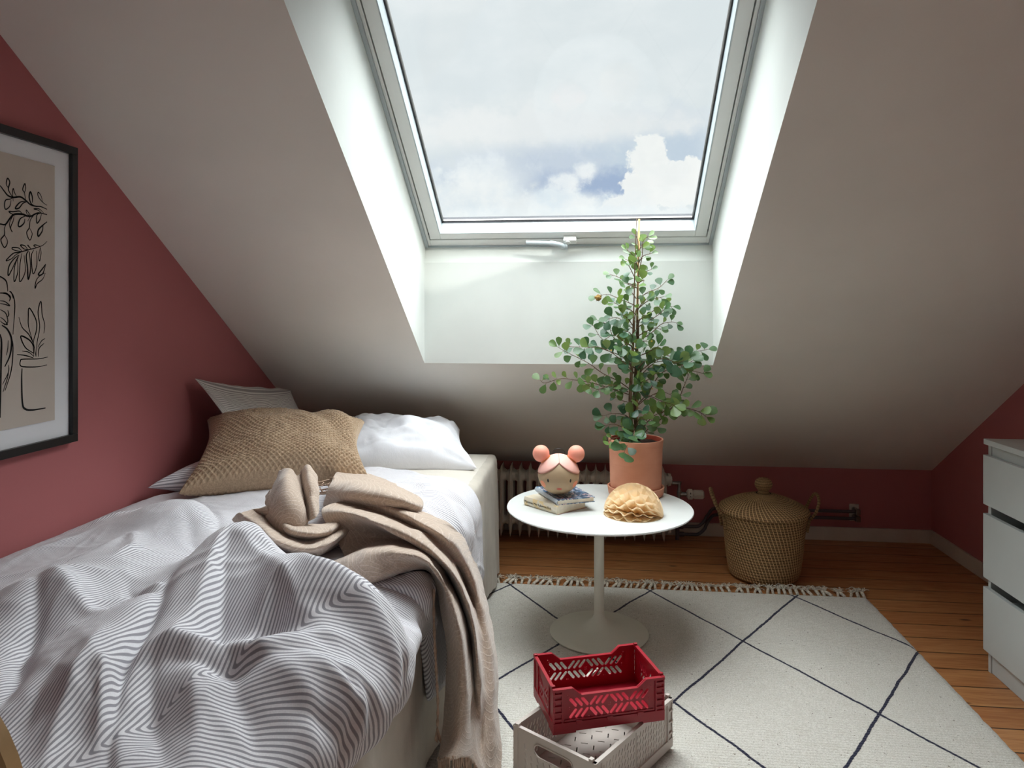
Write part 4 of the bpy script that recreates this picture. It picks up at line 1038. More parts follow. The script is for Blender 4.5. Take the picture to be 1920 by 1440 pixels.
# trunk stems winding up the stake
for dx, dy_, top in ((-3,-.008,470), (5,.006,540), (0,-.014,640), (8,.01,700)):
    C = catmull([sp3(1188+dx*1.2,826,dy_), sp3(1183+dx,760,dy_), sp3(1186+dx,690,dy_*.8), sp3(1190+dx*.8,600+0,dy_*.5), sp3(1193+dx*.6,min(560,top) if top<560 else top-60,dy_*.5), sp3(1195+dx*.4,top-60,0)], 6)
    stemm.tube(C, [.0042*(1.1-.8*k/(len(C)-1)) for k in range(len(C))], 7)
B = [ # points in the photograph's frame, leafiness, leaf length, depth offset at the tip
 ([(1197,470),(1196,452),(1192,440)],.35,.026,0), ([(1196,520),(1204,480),(1206,452),(1216,442)],.4,.030,-.02), ([(1195,480),(1203,460),(1212,455)],.45,.030,.02),
 ([(1196,500),(1188,480),(1175,468)],.4,.032,-.02), ([(1195,505),(1188,492),(1172,486)],.3,.028,.03), ([(1198,492),(1206,480),(1222,475)],.25,.028,.02),
 ([(1195,530),(1188,516),(1180,500),(1176,496)],.15,.034,-.03), ([(1197,520),(1210,510),(1222,505)],.1,.030,0),
 ([(1192,535),(1175,530),(1160,520),(1143,514)],.3,.028,.02), ([(1194,540),(1180,534),(1170,530)],.2,.030,-.03), ([(1198,530),(1207,525),(1206,530)],.45,.036,-.05),
 ([(1197,560),(1215,548),(1235,540),(1252,524)],.1,.032,.02), ([(1195,580),(1212,566),(1228,560),(1246,556)],.15,.032,-.03), ([(1196,575),(1180,568),(1165,562),(1140,552),(1120,556)],.1,.034,.02),
 ([(1193,590),(1180,580),(1165,575),(1150,566)],.35,.036,-.04), ([(1193,560),(1184,548),(1178,545)],.4,.028,.03), ([(1198,600),(1222,585),(1240,574),(1262,575)],.05,.034,.03),
 ([(1198,612),(1215,602),(1232,592),(1246,580)],.05,.034,-.05), ([(1192,620),(1175,608),(1158,596),(1140,598)],.05,.036,.02), ([(1190,615),(1176,596),(1165,590)],.12,.034,-.04),
 ([(1196,640),(1220,625),(1240,608),(1258,604),(1268,605)],.1,.030,.0), ([(1196,630),(1215,620),(1228,615),(1240,618)],.2,.032,-.04), ([(1192,655),(1170,640),(1150,628),(1130,636),(1112,610)],.05,.034,.0),
 ([(1192,665),(1170,650),(1150,632),(1140,610),(1120,600)],.05,.034,.05), ([(1190,655),(1178,645),(1165,650)],.15,.036,-.07), ([(1190,640),(1182,625),(1172,620)],.1,.034,-.08),
 ([(1196,668),(1212,662),(1225,655),(1236,648)],.05,.036,-.06), ([(1198,650),(1206,640),(1214,640)],.08,.036,-.09), ([(1190,700),(1170,680),(1145,660),(1118,650),(1095,655)],.05,.040,-.04),
 ([(1190,690),(1165,668),(1140,658),(1120,652),(1070,650),(1066,648)],.08,.038,.04), ([(1188,735),(1160,715),(1130,700),(1105,682),(1078,668),(1058,658),(1045,650)],.35,.034,-.02),
 ([(1180,740),(1150,730),(1110,718),(1075,712),(1050,710),(1022,718),(1012,712)],.4,.034,.05), ([(1178,735),(1150,722),(1120,730),(1098,720)],.3,.034,-.05),
 ([(1196,690),(1215,672),(1240,665),(1262,668),(1290,662),(1312,658),(1328,655)],.12,.032,.03), ([(1196,700),(1222,680),(1245,672),(1270,680),(1290,672)],.05,.044,-.05),
 ([(1196,710),(1210,695),(1228,680),(1250,678),(1280,684),(1300,676)],.05,.044,-.02), ([(1215,740),(1225,720),(1240,700),(1265,690),(1300,696),(1318,700)],.35,.034,.0),
 ([(1194,720),(1215,712),(1230,700)],.05,.038,-.08), ([(1190,745),(1200,725),(1205,715)],.03,.040,-.09), ([(1188,700),(1180,680),(1185,668)],.03,.042,-.10),
 ([(1196,760),(1215,745),(1240,735),(1262,742)],.45,.034,-.02), ([(1194,760),(1205,748),(1215,742),(1240,752),(1265,760)],.5,.040,-.07), ([(1240,775),(1270,750),(1282,725),(1292,700)],.3,.034,.02),
 ([(1235,790),(1260,765),(1285,765),(1310,772),(1325,782)],.55,.040,-.02), ([(1200,810),(1215,790),(1235,775),(1270,765)],.55,.038,-.05), ([(1190,800),(1175,780),(1150,775),(1130,780)],.08,.036,.02),
 ([(1188,812),(1165,800),(1150,795),(1135,798)],.05,.038,-.02), ([(1186,770),(1178,755),(1165,750),(1148,735)],.05,.034,.04), ([(1188,780),(1195,765),(1205,770)],.03,.040,-.09),
 ([(1186,820),(1192,800),(1200,785),(1215,790)],.2,.036,-.10), ([(1200,822),(1215,805),(1232,800),(1240,795)],.5,.038,-.03), ([(1185,825),(1175,815),(1168,805)],.08,.040,-.06),
 ([(1178,828),(1172,818),(1150,822),(1140,828)],.6,.026,-.10), ([(1190,825),(1186,812),(1176,835),(1170,848)],.12,.044,-.13), ([(1192,820),(1190,808),(1188,818)],.05,.042,-.14),
 ([(1196,735),(1204,722),(1195,712)],.03,.036,-.09), ([(1194,615),(1200,600),(1210,592)],.06,.034,-.08), ([(1194,585),(1201,572),(1212,560)],.06,.032,-.06), ([(1190,680),(1198,668),(1190,655)],.03,.038,-.1)]
for pts_, lu, sz, dy_ in B: branch(pts_, lu*.8, sz*1.04, dens=1.12, dy=dy_)
# brown curled leaf
leafm_b = MB()
fol = leafm.build('foliage', MT['leaf'], pot, smooth=True)
at = fol.data.attributes.new('tint', 'FLOAT', 'POINT')
at.data.foreach_set('value', tints)
stemm.build('stem', MT['stem'], pot, smooth=True)
m = MB(); c0 = sp3(1122,558); m.grid(lambda i, j: c0 + Vector((.013*cos(2*pi*i/10)*sin(pi*j/7), .012*sin(2*pi*i/10)*sin(pi*j/7), .012*cos(pi*j/7))) * (1+.5*nval(i*.9, j*.8)), 11, 8); m.build('withered_leaf', simple('dry brown leaf', (140,110,60), .8, .2, var=.2, vscale=90), pot)
MT['fig'] = simple('small ochre fig', (206,164,72), .5, .4)
for a, b in ((1192,652),(1166,654),(1222,640),(1178,785),(1168,802),(1146,657),(1223,729)):
    m = MB(); c0 = sp3(a, b, -.05); m.lathe([(.003*sin(pi*k/8), -.003*cos(pi*k/8)) for k in range(9)], 10, c0); m.build('fig_fruit', MT['fig'], pot, smooth=True)

# ================================================================== BED
BXE = -.425; BY0, BY1 = .68, 3.28; BZ = .555
bed = thing('bed', 'single bed under a grey beige linen bedspread against the pink wall', 'bed', (-.95, 2.2, 0))
m = MB(); NX, NZ = 60, 40
per = []; rc = .045
def arc(cx, cy, a0, a1, n): return [(cx + rc*cos(a0+(a1-a0)*k/n), cy + rc*sin(a0+(a1-a0)*k/n)) for k in range(n+1)]
for k in range(40): per.append((XL+.02 + (BXE-rc-XL-.02)*k/40, BY0))
per += arc(BXE-rc, BY0+rc, -pi/2, 0, 8)
nseg = 150
for k in range(1, nseg): per.append((BXE, BY0+rc + (BY1-BY0-2*rc)*k/nseg))
per += arc(BXE-rc, BY1-rc, 0, pi/2, 10)
for k in range(1, 50): per.append((BXE-rc - (BXE-rc-XL-.02)*k/49, BY1))
S = [0]
for a, b in zip(per, per[1:]): S.append(S[-1] + sqrt((a[0]-b[0])**2 + (a[1]-b[1])**2))
def skirt(i, j):
    x, y = per[i]; t = j/(NZ-1); s = S[i]
    a = per[max(i-1, 0)]; b = per[min(i+1, len(per)-1)]; tx, ty = b[0]-a[0], b[1]-a[1]; l = sqrt(tx*tx+ty*ty); nx_, ny_ = ty/l, -tx/l
    z = .035 + (BZ-.035)*t
    fold = (1-t)**.7
    r = max(0, (t-.93)/.07); inn = -.035*(1-sqrt(max(0, 1-r*r)))
    if t > .93: z = BZ-.036 + .036*sin(r*pi/2)
    o = inn + fold*(.010*sin(s*17+2*nval(s*2,1)) + .010*fbm(s*6, 3.3)) + .0035*fbm(s*26, z*3, 5, 3) + .0015*fbm(s*70, z*9, 2, 2) + .012*fold
    if abs(y-(BY1-rc)) < .06 and x > BXE-.06: o += .012*fold
    if j == 0: z += .008*nval(s*12, 4)
    return (x + nx_*o, y + ny_*o, z)
m.grid(skirt, len(per), NZ, uvf=lambda i, j: (S[i], j*.013)); 
m.build('valance', MT['skirt'], bed, smooth=True)
m = MB()
def topf(i, j):
    x = XL+.02 + (BXE-.030-XL-.02)*i/69; y = BY0+.030 + (BY1-BY0-.060)*j/129
    e = min((BXE-.03-x)/.06, (BY1-.03-y)/.06, 1); e = max(0, e)
    return (x, y, BZ - .002 + .006*sqrt(e) + .004*fbm(x*7, y*5, 1, 4)*e)
m.grid(topf, 70, 130); m.build('fitted_sheet', MT['sheet'], bed, smooth=True)

# ------------------------------------------------------------------ pillows
def pillow(name, label, cat, C, T, mat, seed, n=56, pinch=.10, uvs=(.7,.5), parent=None, tuft=None, wr=.012, droop=0, tipz=0, plump=None):
    """C: corners near-left, near-right, far-right, far-left on the middle plane; T: full thickness"""
    C = [Vector(c) for c in C]; ctr = sum(C, Vector((0,0,0)))/4
    nrm = ((C[1]-C[0]).cross(C[3]-C[0]) + (C[1]-C[2]).cross(C[2]-C[3])*-1).normalized()
    if nrm.z < 0: nrm = -nrm
    mm = MB()
    def pt(u, v, sgn, i, j):
        s, t = (u+1)/2, (v+1)/2
        # edges bow inwards between the corners
        bu = 1 - pinch*(1-v*v)*0; 
        uu = u*(1 - pinch*(1-v*v)*abs(u)**2); vv_ = v*(1 - pinch*(1-u*u)*abs(v)**2)
        # rounding: keep the corners drawn out
        s, t = (uu+1)/2, (vv_+1)/2
        p = C[0]*(1-s)*(1-t) + C[1]*s*(1-t) + C[2]*s*t + C[3]*(1-s)*t
        e = max(0, (1-abs(u)**2.6))*max(0, (1-abs(v)**2.6)); h = e**.5
        if plump: h *= plump(u, v)
        ed = max(abs(u), abs(v))
        w = wr*(fbm(u*1.6+seed, v*1.6, sgn*3, 4)*(.5+e) )
        # creases that run in from the corners
        rad = 0
        for cu in (-1, 1):
            for cv in (-1, 1):
                du, dv = u-cu, v-cv; d = sqrt(du*du+dv*dv)+1e-6; an = atan2(dv, du)
                rad += math.exp(-d*2.4)*sin(an*9 + seed + cu*2 + cv)*min(1, d*4)
        w += wr*.5*rad
        side = .5 if sgn > 0 else -.42
        return p + nrm*(T*side*h + w*min(1, (1-ed)*9)) + Vector((0,0,-droop*(1-h)))
    for sgn in (1, -1):
        mm.grid(lambda i, j: pt(-1+2*i/(n-1), -1+2*j/(n-1), sgn, i, j), n, n, uvf=lambda i, j: (i/(n-1)*uvs[0], j/(n-1)*uvs[1]))
    o = mm.build(name, mat, parent, smooth=True, weld=True, sub=1)
    if parent is None: tag(o, label, cat)
    return o
pillow('pillow', 'plump white linen pillow lying at the head end of the bed', 'pillow',
       [(-1.10,2.80,.585), (-.455,2.885,.568), (-.60,3.28,.66), (-1.16,3.24,.68)], .215, MT['white_linen'], 3.1, pinch=.10, wr=.034, uvs=(.7,.5))
pillow('pillow', 'grey striped pillow propped upright in the corner against the pink wall', 'pillow',
       [(-1.225,2.47,.60), (-1.12,3.05,.60), (-1.36,3.14,.85), (-1.452,2.49,.965)], .20, MT['stripe_pil'], 8.4, pinch=.17, wr=.030, uvs=(.75,.55))
pillow('pillow', 'striped pillow lying flat under camel knitted cushion, pointed corner at the wall', 'pillow',
       [(-1.440,2.185,.632), (-.98,2.36,.62), (-.95,2.80,.63), (-1.40,2.80,.64)], .16, MT['stripe'], 5.2, pinch=.14, wr=.014, uvs=(.6,.5))
# knitted cushion with real lozenge ropes
def knit():
    C = [at_d(334,926,2.27), at_d(694,900,2.50), at_d(684,792,2.86), at_d(388,788,2.72)]
    nrm = (C[1]-C[0]).cross(C[3]-C[0]).normalized(); n = 230; mm = MB(); T = .235
    for sgn in (1, -1):
        def P(i, j):
            u = -1+2*i/(n-1); v = -1+2*j/(n-1)
            uu = u*(1-.13*(1-v*v)*u*u); vv_ = v*(1-.14*(1-u*u)*v*v); s, t = (uu+1)/2, (vv_+1)/2
            p = C[0]*(1-s)*(1-t) + C[1]*s*(1-t) + C[2]*s*t + C[3]*(1-s)*t
            e = max(0, 1-abs(u)**2.4)*max(0, 1-abs(v)**2.4); h = e**.48
            wob_u = u + .03*nval(u*2, v*2, 1); wob_v = v + .03*nval(u*2, v*2, 4)
            a = wob_u*17 + wob_v*15; b = wob_u*17 - wob_v*15
            rope = max(abs(cos(a*pi/2))**.55*0, 1-2.4*abs(((a/1.0) % 1)-.5)*0)
            f1 = abs(((a*.95) % 1) - .5)*2; f2 = abs(((b*.95) % 1) - .5)*2      # 1 on the rope line
            rope = max(f1, f2)**3.0
            big = .022*fbm(u*1.3+2, v*1.3+7, 0, 3) - .020*math.exp(-((u-.62+.35*(v+.1))/.16)**2)*sstep(-.7,.1,v)
            ed = max(abs(u), abs(v))
            return p + nrm*((T*.5 if sgn > 0 else -T*.40)*h + big*min(1,(1-ed)*5) + (rope*.0095)*min(1, (1-ed)*30)*sgn)
        mm.grid(P, n, n if sgn > 0 else n)
    o = mm.build('knitted_cushion', MT['knit'], None, smooth=True, weld=True)
    tag(o, 'camel brown cushion in chunky open knit leaning on the bed pillows', 'cushion')
knit()

# ------------------------------------------------------------------ duvet
RB = .085
XE, YE = BXE-.012, BY0+.0        # where the quilt starts to go over the side / the foot
def fold_over(s, r=RB):          # s: how far past the start of the curve; returns outward, down
    if s <= 0: return s, 0., 0.
    q = r*pi/2
    if s < q: return r*sin(s/r), r*(1-cos(s/r)), s/r
    return r + (s-q)*.05, r + (s-q), pi/2
def cloth_xy(px, py, z=.66):
    P = at_z(px, py, z); x, y = P.x, P.y
    if x > XE-RB: 
        Q = at_x(px, py, XE+.03)
        if Q.z < .60: x = XE-RB + RB*pi/2 + max(-.12, (.58 - RB) - Q.z); y = Q.y
    if y < YE + RB:
        Q = at_y(px, py, YE-.05)
        if Q.z < .60: y = YE+RB - (RB*pi/2 + max(-.12, (.58-RB) - Q.z)); x = min(Q.x, x)
    return np.array((x, y))
# lumps: (px, py, z, amplitude, radius x, radius y)
LUMPS = [(330,945,.68,.085,.16,.13),(440,1010,.72,.10,.13,.13),(560,1080,.70,.075,.14,.10),(700,1150,.66,.055,.16,.10),(200,1040,.66,.05,.16,.14),
         (70,1100,.66,.07,.10,.10),(230,1170,.66,.05,.13,.12),(400,1200,.68,.055,.14,.10),(640,1250,.66,.045,.12,.10),(800,920,.62,.03,.16,.16),
         (340,1100,.68,.05,.10,.12),(140,1250,.66,.045,.10,.10),(520,1180,.66,-.03,.09,.05),(560,960,.62,-.03,.22,.14),(300,1250,.64,-.02,.06,.08)]
# creases: polyline in the photograph, z, amplitude, width, sharpness
CR = [([(190,1010),(235,992),(252,1020),(225,1045)],.66,.022,.020),
      ([(400,1000),(440,982),(480,1000),(530,1032),(590,1068),(640,1108),(700,1128),(760,1150),(808,1158)],.72,.050,.040),
      ([(440,985),(405,1035),(370,1085),(335,1135),(318,1160)],.72,.038,.030),
      ([(435,1030),(415,1090),(408,1150),(430,1190)],.70,-.030,.022),
      ([(455,1030),(500,1060),(545,1108),(575,1150),(560,1190)],.70,.030,.026),
      ([(500,1120),(470,1150),(455,1185)],.68,.018,.016),([(540,1110),(505,1120),(480,1150)],.68,.018,.014),
      ([(262,1208),(300,1192),(350,1188),(420,1196),(480,1200),(530,1180),(575,1150)],.68,.026,.026),
      ([(330,1228),(380,1240),(430,1246),(480,1235),(530,1218)],.66,-.028,.020),
      ([(320,1080),(300,1130),(275,1180),(255,1215),(235,1290),(215,1370),(205,1440)],.66,-.050,.016),
      ([(275,1215),(250,1270),(232,1330),(215,1440)],.66,.026,.022),
      ([(540,1230),(580,1262),(620,1320),(660,1380)],.64,.024,.018),([(560,1250),(590,1310),(640,1380)],.64,-.016,.012),
      ([(62,1085),(66,1130),(45,1180),(15,1240),(0,1275)],.66,-.040,.020),([(75,1085),(110,1090),(150,1110),(190,1130)],.67,.024,.020),
      ([(230,1085),(280,1078),(320,1085)],.68,.018,.014),([(235,1070),(260,1095),(290,1105)],.67,-.014,.012),([(240,1060),(200,1070),(150,1075),(100,1082)],.66,.014,.018),
      ([(180,1225),(140,1290),(105,1350),(80,1440)],.64,.024,.024),([(120,1240),(70,1290),(30,1350)],.64,-.020,.022),
      ([(230,1290),(225,1360),(222,1440)],.62,.024,.018),([(370,1290),(362,1360),(358,1440)],.60,.026,.022),([(300,1300),(300,1370),(305,1440)],.60,-.024,.020),
      ([(425,1310),(432,1380),(440,1440)],.60,-.020,.020),([(480,1290),(500,1350),(520,1440)],.60,.026,.022),([(560,1340),(580,1400),(600,1440)],.60,-.016,.018),
      ([(180,1335),(198,1300),(205,1340),(200,1400)],.62,.020,.012),
      ([(560,1165),(650,1185),(740,1195),(800,1200)],.66,.016,.022),([(600,1110),(660,1150),(740,1175),(805,1182)],.67,-.014,.014),
      ([(700,1190),(760,1215),(800,1245)],.64,.018,.016),([(650,1210),(720,1250),(770,1290)],.62,-.012,.018),
      ([(405,960),(400,930),(370,915)],.68,-.030,.014),([(345,950),(385,985)],.68,-.014,.014),([(170,960),(230,945),(290,920)],.66,.018,.02),([(0,1040),(60,1020),(130,1000),(200,975)],.64,.018,.03),
      ([(0,1100),(80,1060),(150,1035)],.65,-.014,.02),([(600,1180),(560,1190),(500,1205)],.66,.012,.014),
      ([(760,905),(800,925),(840,950),(870,1000)],.61,.012,.02),([(830,905),(865,945),(885,1000)],.60,-.008,.015),([(700,900),(760,940),(800,965)],.61,.014,.018)]
dn_u, dn_v = 210, 340
U0, U1 = XL+.02, XE-RB + RB*pi/2 + .36
V0, V1 = YE+RB - RB*pi/2 - .25, 2.80
uu = np.linspace(U0, U1, dn_u); vv = np.linspace(V0, V1, dn_v)
GU, GV = np.meshgrid(uu, vv)
# outline of the quilt: per row the right end, per column the far end
def hang_end(v):    # cloth coordinate of the right hem
    ks = [(-9,.0),(.9,.0),(1.05,.005),(1.22,.01),(1.45,.03),(1.62,.05),(1.72,.07),(1.78,.26),(1.95,.31),(2.2,.27),(2.6,.26),(9,.24)]
    for (a, x), (b, y) in zip(ks, ks[1:]):
        if a <= v <= b: t = (v-a)/(b-a); return XE-RB+RB*pi/2 + x + (y-x)*t
def far_end(u):
    ks = [(-9,2.28),(-1.46,2.30),(-1.2,2.40),(-.95,2.66),(-.80,2.78),(-.66,2.75),(-.52,2.65),(-.40,2.63),(9,2.62)]
    for (a, x), (b, y) in zip(ks, ks[1:]):
        if a <= u <= b: t = (u-a)/(b-a); return x + (y-x)*t*t*(3-2*t)
HE = np.array([hang_end(v) for v in vv]); FE = np.array([far_end(u) for u in uu])
A_ = (GU-U0)/(U1-U0); B_ = (GV-V0)/(V1-V0)
CU = U0 + A_*(HE[:,None]-U0); CV = V0 + B_*(FE[None,:]-V0)
for _ in range(3):
    he = np.interp(CV, vv, HE); CU = U0 + A_*(he-U0)
H = np.full(CU.shape, .042)
for (px, py, z, a, rx, ry) in LUMPS:
    c = cloth_xy(px, py, z); H += a*np.exp(-((CU-c[0])/rx)**2 - ((CV-c[1])/ry)**2)
def vnoise(X, Y, seed):
    rg = np.random.default_rng(seed); T_ = rg.random((64, 64))
    xi = np.floor(X).astype(int); yi = np.floor(Y).astype(int); fx = X-xi; fy = Y-yi; fx = fx*fx*(3-2*fx); fy = fy*fy*(3-2*fy)
    g = lambda a, b: T_[(yi+b) % 64, (xi+a) % 64]
    return (g(0,0)*(1-fx)+g(1,0)*fx)*(1-fy) + (g(0,1)*(1-fx)+g(1,1)*fx)*fy - .5
WX = .035*vnoise(CU*6+50, CV*6+50, 1) + .02*vnoise(CU*14+50, CV*14+50, 2); WY = .035*vnoise(CU*6+80, CV*6+80, 3) + .02*vnoise(CU*14+50, CV*14+50, 4)
for poly, z, amp, wid in CR:
    P = [cloth_xy(a, b, z) for a, b in poly]; P = np.array([tuple(q)[:2] for q in catmull([(p[0], p[1], 0) for p in P], 4)])
    best = np.full(CU.shape, 9.); tt = np.zeros(CU.shape); N = len(P)-1
    X = CU + WX*.6; Y = CV + WY*.6
    for i in range(N):
        a, b = P[i], P[i+1]; d = b-a; L2 = max(1e-9, d@d); t = np.clip(((X-a[0])*d[0]+(Y-a[1])*d[1])/L2, 0, 1)
        dd = np.hypot(X-a[0]-t*d[0], Y-a[1]-t*d[1]); k = dd < best; best = np.where(k, dd, best); tt = np.where(k, (i+t)/N, tt)
    env = np.sin(np.pi*np.clip(tt, .0, 1)*.90+.16)**.6
    H += .82*amp*env*np.exp(-(np.sqrt(best**2 + (wid*.22)**2) - wid*.22)/wid)
# wrinkles: stretched, warped ridges whose direction turns over the bed
def wrinkle(ang, fl, fs, seed, warp=.9):
    c, s = cos(ang), sin(ang); a = (CU*c + CV*s)*fl; b = (-CU*s + CV*c)*fs
    b = b + warp*vnoise(a*1.3+40, b*.6+40, seed+7)*2
    r = 1-2*np.abs(vnoise(a+30, b+30, seed)); return r**2.5
m1 = .5+vnoise(CU*3+20, CV*3+20, 31); m2 = .5+vnoise(CU*4+20, CV*4+20, 32); m3 = .5+vnoise(CU*5+20, CV*3+20, 33)
H += .62*(.014*m1*wrinkle(1.1, 3, 11, 11) + .013*m2*wrinkle(2.4, 3, 12, 12) + .009*m3*wrinkle(.3, 4, 17, 13) + .005*m2*wrinkle(1.7, 8, 30, 14) + .004*m1*wrinkle(2.7, 8, 32, 15))
# hanging foot: upright folds
foot = np.clip((YE+.02-CV)/.10, 0, 1); H += foot*(.018*np.sin(CU*34 + 3*vnoise(CU*5+9, CV*2+9, 21)) )
hemd = (1-A_)*(HE[:,None]-U0); H -= .0035*np.exp(-((hemd-.030)/.0035)**2)
# the hems lie close to the bed
eR = np.clip((1-A_)*(HE[:,None]-U0)/.06, 0, 1); eF = np.clip((1-B_)*(FE[None,:]-V0)/.10, 0, 1)
ed = np.minimum(np.sqrt(eR)*.75+.25, (np.sqrt(eF)*.72+.28)); H = np.maximum(H, .014)*ed
eL = np.clip((CU-U0)/.06, 0, 1); H = H*(.6+.4*eL)
# slanting foot side near the right: keep clear of wall
g1 = CU; 
def ph(p0, g): return p0[0] + g[0]*(CU-p0[0]) + g[1]*(CV-p0[1])
verts = []; vals = []
for j in range(dn_v):
    for i in range(dn_u):
        u, v, h = CU[j,i], CV[j,i], H[j,i]
        ox, dzx, ax_ = fold_over(u-(XE-RB)); oy, dzy, ay_ = fold_over((YE+RB)-v)
        x = XE-RB+ox if u > XE-RB else u; y = YE+RB-oy if v < YE+RB else v
        z = BZ + .006 - max(dzx, dzy) - .35*min(dzx, dzy)
        nx_ = sin(ax_); ny_ = -sin(ay_); nz_ = cos(ax_)*cos(ay_)
        l = sqrt(nx_*nx_+ny_*ny_+nz_*nz_)+1e-6
        x += nx_/l*h; y += ny_/l*h; z += nz_/l*h
        verts.append((max(x, XL+.008), y, max(z, .03)))
# lay the stripes out by length along the cloth, as woven, not by plan position
VA = np.array(verts).reshape(dn_v, dn_u, 3)
def blur(Z, n, axis):
    for _ in range(3):
        k = np.ones(n)/n; Z = np.apply_along_axis(lambda r: np.convolve(np.pad(r, n//2, mode='edge'), k, 'valid')[:len(r)], axis, Z)
    return Z
VS = np.stack([blur(blur(VA[..., q], 9, 0), 9, 1) for q in range(3)], -1)
du = np.zeros(CU.shape); du[:, 1:] = np.linalg.norm(np.diff(VS, axis=1), axis=2); LU = np.cumsum(du, 1)
dv = np.zeros(CU.shape); dv[1:] = np.linalg.norm(np.diff(VS, axis=0), axis=2); LV = np.cumsum(dv, 0)
i0 = int(np.argmin(abs(CU[150]+.75))); j0 = int(np.argmin(abs(CV[:, 100]-1.5)))
LU = blur(LU - LU[:, i0:i0+1], 15, 0) - .75; LV = blur(LV - LV[j0:j0+1], 15, 1) + 1.5
def ph2(p0, g): return p0[0] + g[0]*(LU-p0[0]) + g[1]*(LV-p0[1])
PHI = np.minimum(np.minimum(LU, ph2((-.50,1.50), (.42,-.91))), ph2((-.50,1.16), (-.42,.91))) + .004*vnoise(CU*3+60, CV*3+60, 41)
mm = MB(); mm.grid(lambda i, j: verts[j*dn_u+i], dn_u, dn_v, uvf=lambda i, j: (float(CU[j,i]), float(PHI[j,i])))
# stitched hem lines
# ------------------------------------------------------------------ throw
def V3(q):
    px, py, mode, val = q
    return at_z(px, py, val) if mode == 'z' else at_x(px, py, val) if mode == 'x' else at_y(px, py, val) if mode == 'y' else at_d(px, py, val)
def resample(P, n):
    C = catmull(P, 10); L = [0]
    for a, b in zip(C, C[1:]): L.append(L[-1] + (b-a).length)
    out = []; k = 0
    for i in range(n):
        s = L[-1]*i/(n-1)
        while k < len(L)-2 and L[k+1] < s: k += 1
        f = (s-L[k])/max(1e-9, L[k+1]-L[k]); out.append(C[k].lerp(C[k+1], min(1, f)))
    return out
thr = MB()
def loft(guides, nv=90, per=9, off=(0, 0), noise_amp=.004, tgt=None, uvf=None):
    G = []
    for g in guides:          # expand shorthand: a missing mode repeats the previous one
        P = []; mode, val = 'z', .65
        for q in g:
            if len(q) == 4: mode, val = q[2], q[3]
            P.append(V3((q[0], q[1], mode, val)))
        G.append(resample(P, nv))
    rows = []
    for j in range(nv): rows.append(catmull([g[j] for g in G], per))
    nu = len(rows[0])
    for j in range(nv):
        for i in range(nu):
            a = rows[j][max(i-1,0)]; b = rows[j][min(i+1,nu-1)]; c = rows[max(j-1,0)][i]; d = rows[min(j+1,nv-1)][i]
            n = (b-a).cross(d-c); n = n.normalized() if n.length > 1e-9 else Vector((0,0,1))
            p = rows[j][i]; rows[j][i] = p + n*(noise_amp*fbm(p.x*11, p.y*11, p.z*11, 3) + .008*(abs(nval(p.x*16+3, p.y*16, p.z*9))**.7 - .25))
    (tgt or thr).grid(lambda i, j: rows[j][i], nu, nv, uvf=uvf or (lambda i, j: (off[0] + i*.011, off[1] + j*.0125)))
    return rows
# the folded back corner that sticks out from under the throw
loft([[(640,1104,'d',1.56),(700,1128,'d',1.60),(752,1146,'d',1.63),(795,1166,'d',1.66),(812,1172,'d',1.74)],
      [(645,1098,'d',1.53),(705,1112,'d',1.565),(756,1120,'d',1.585),(797,1134,'d',1.61),(816,1150,'d',1.68)],
      [(648,1090,'d',1.54),(706,1096,'d',1.57),(754,1094,'d',1.59),(796,1098,'d',1.62),(817,1112,'d',1.68)],
      [(650,1080,'d',1.58),(704,1086,'d',1.62),(750,1078,'d',1.64),(792,1073,'d',1.66),(813,1082,'d',1.70)],
      [(655,1080,'d',1.66),(704,1084,'d',1.70),(750,1076,'d',1.72),(790,1073,'d',1.75),(811,1082,'d',1.77)],
      [(655,1100,'d',1.72),(704,1104,'d',1.76),(750,1100,'d',1.79),(790,1100,'d',1.82),(811,1110,'d',1.82)]], nv=50, per=8, noise_amp=.006, tgt=mm, uvf=lambda i, j: (i*.006, .002*i + j*.0048))
duvet = mm.build('duvet', MT['stripe'], None, smooth=True, sub=1)
tag(duvet, 'crumpled grey and white pinstriped duvet covering most of the bed', 'duvet')
so = duvet.modifiers.new('thickness', 'SOLIDIFY'); so.thickness = .012; so.offset = -1
duvet.modifiers.move(1, 0)
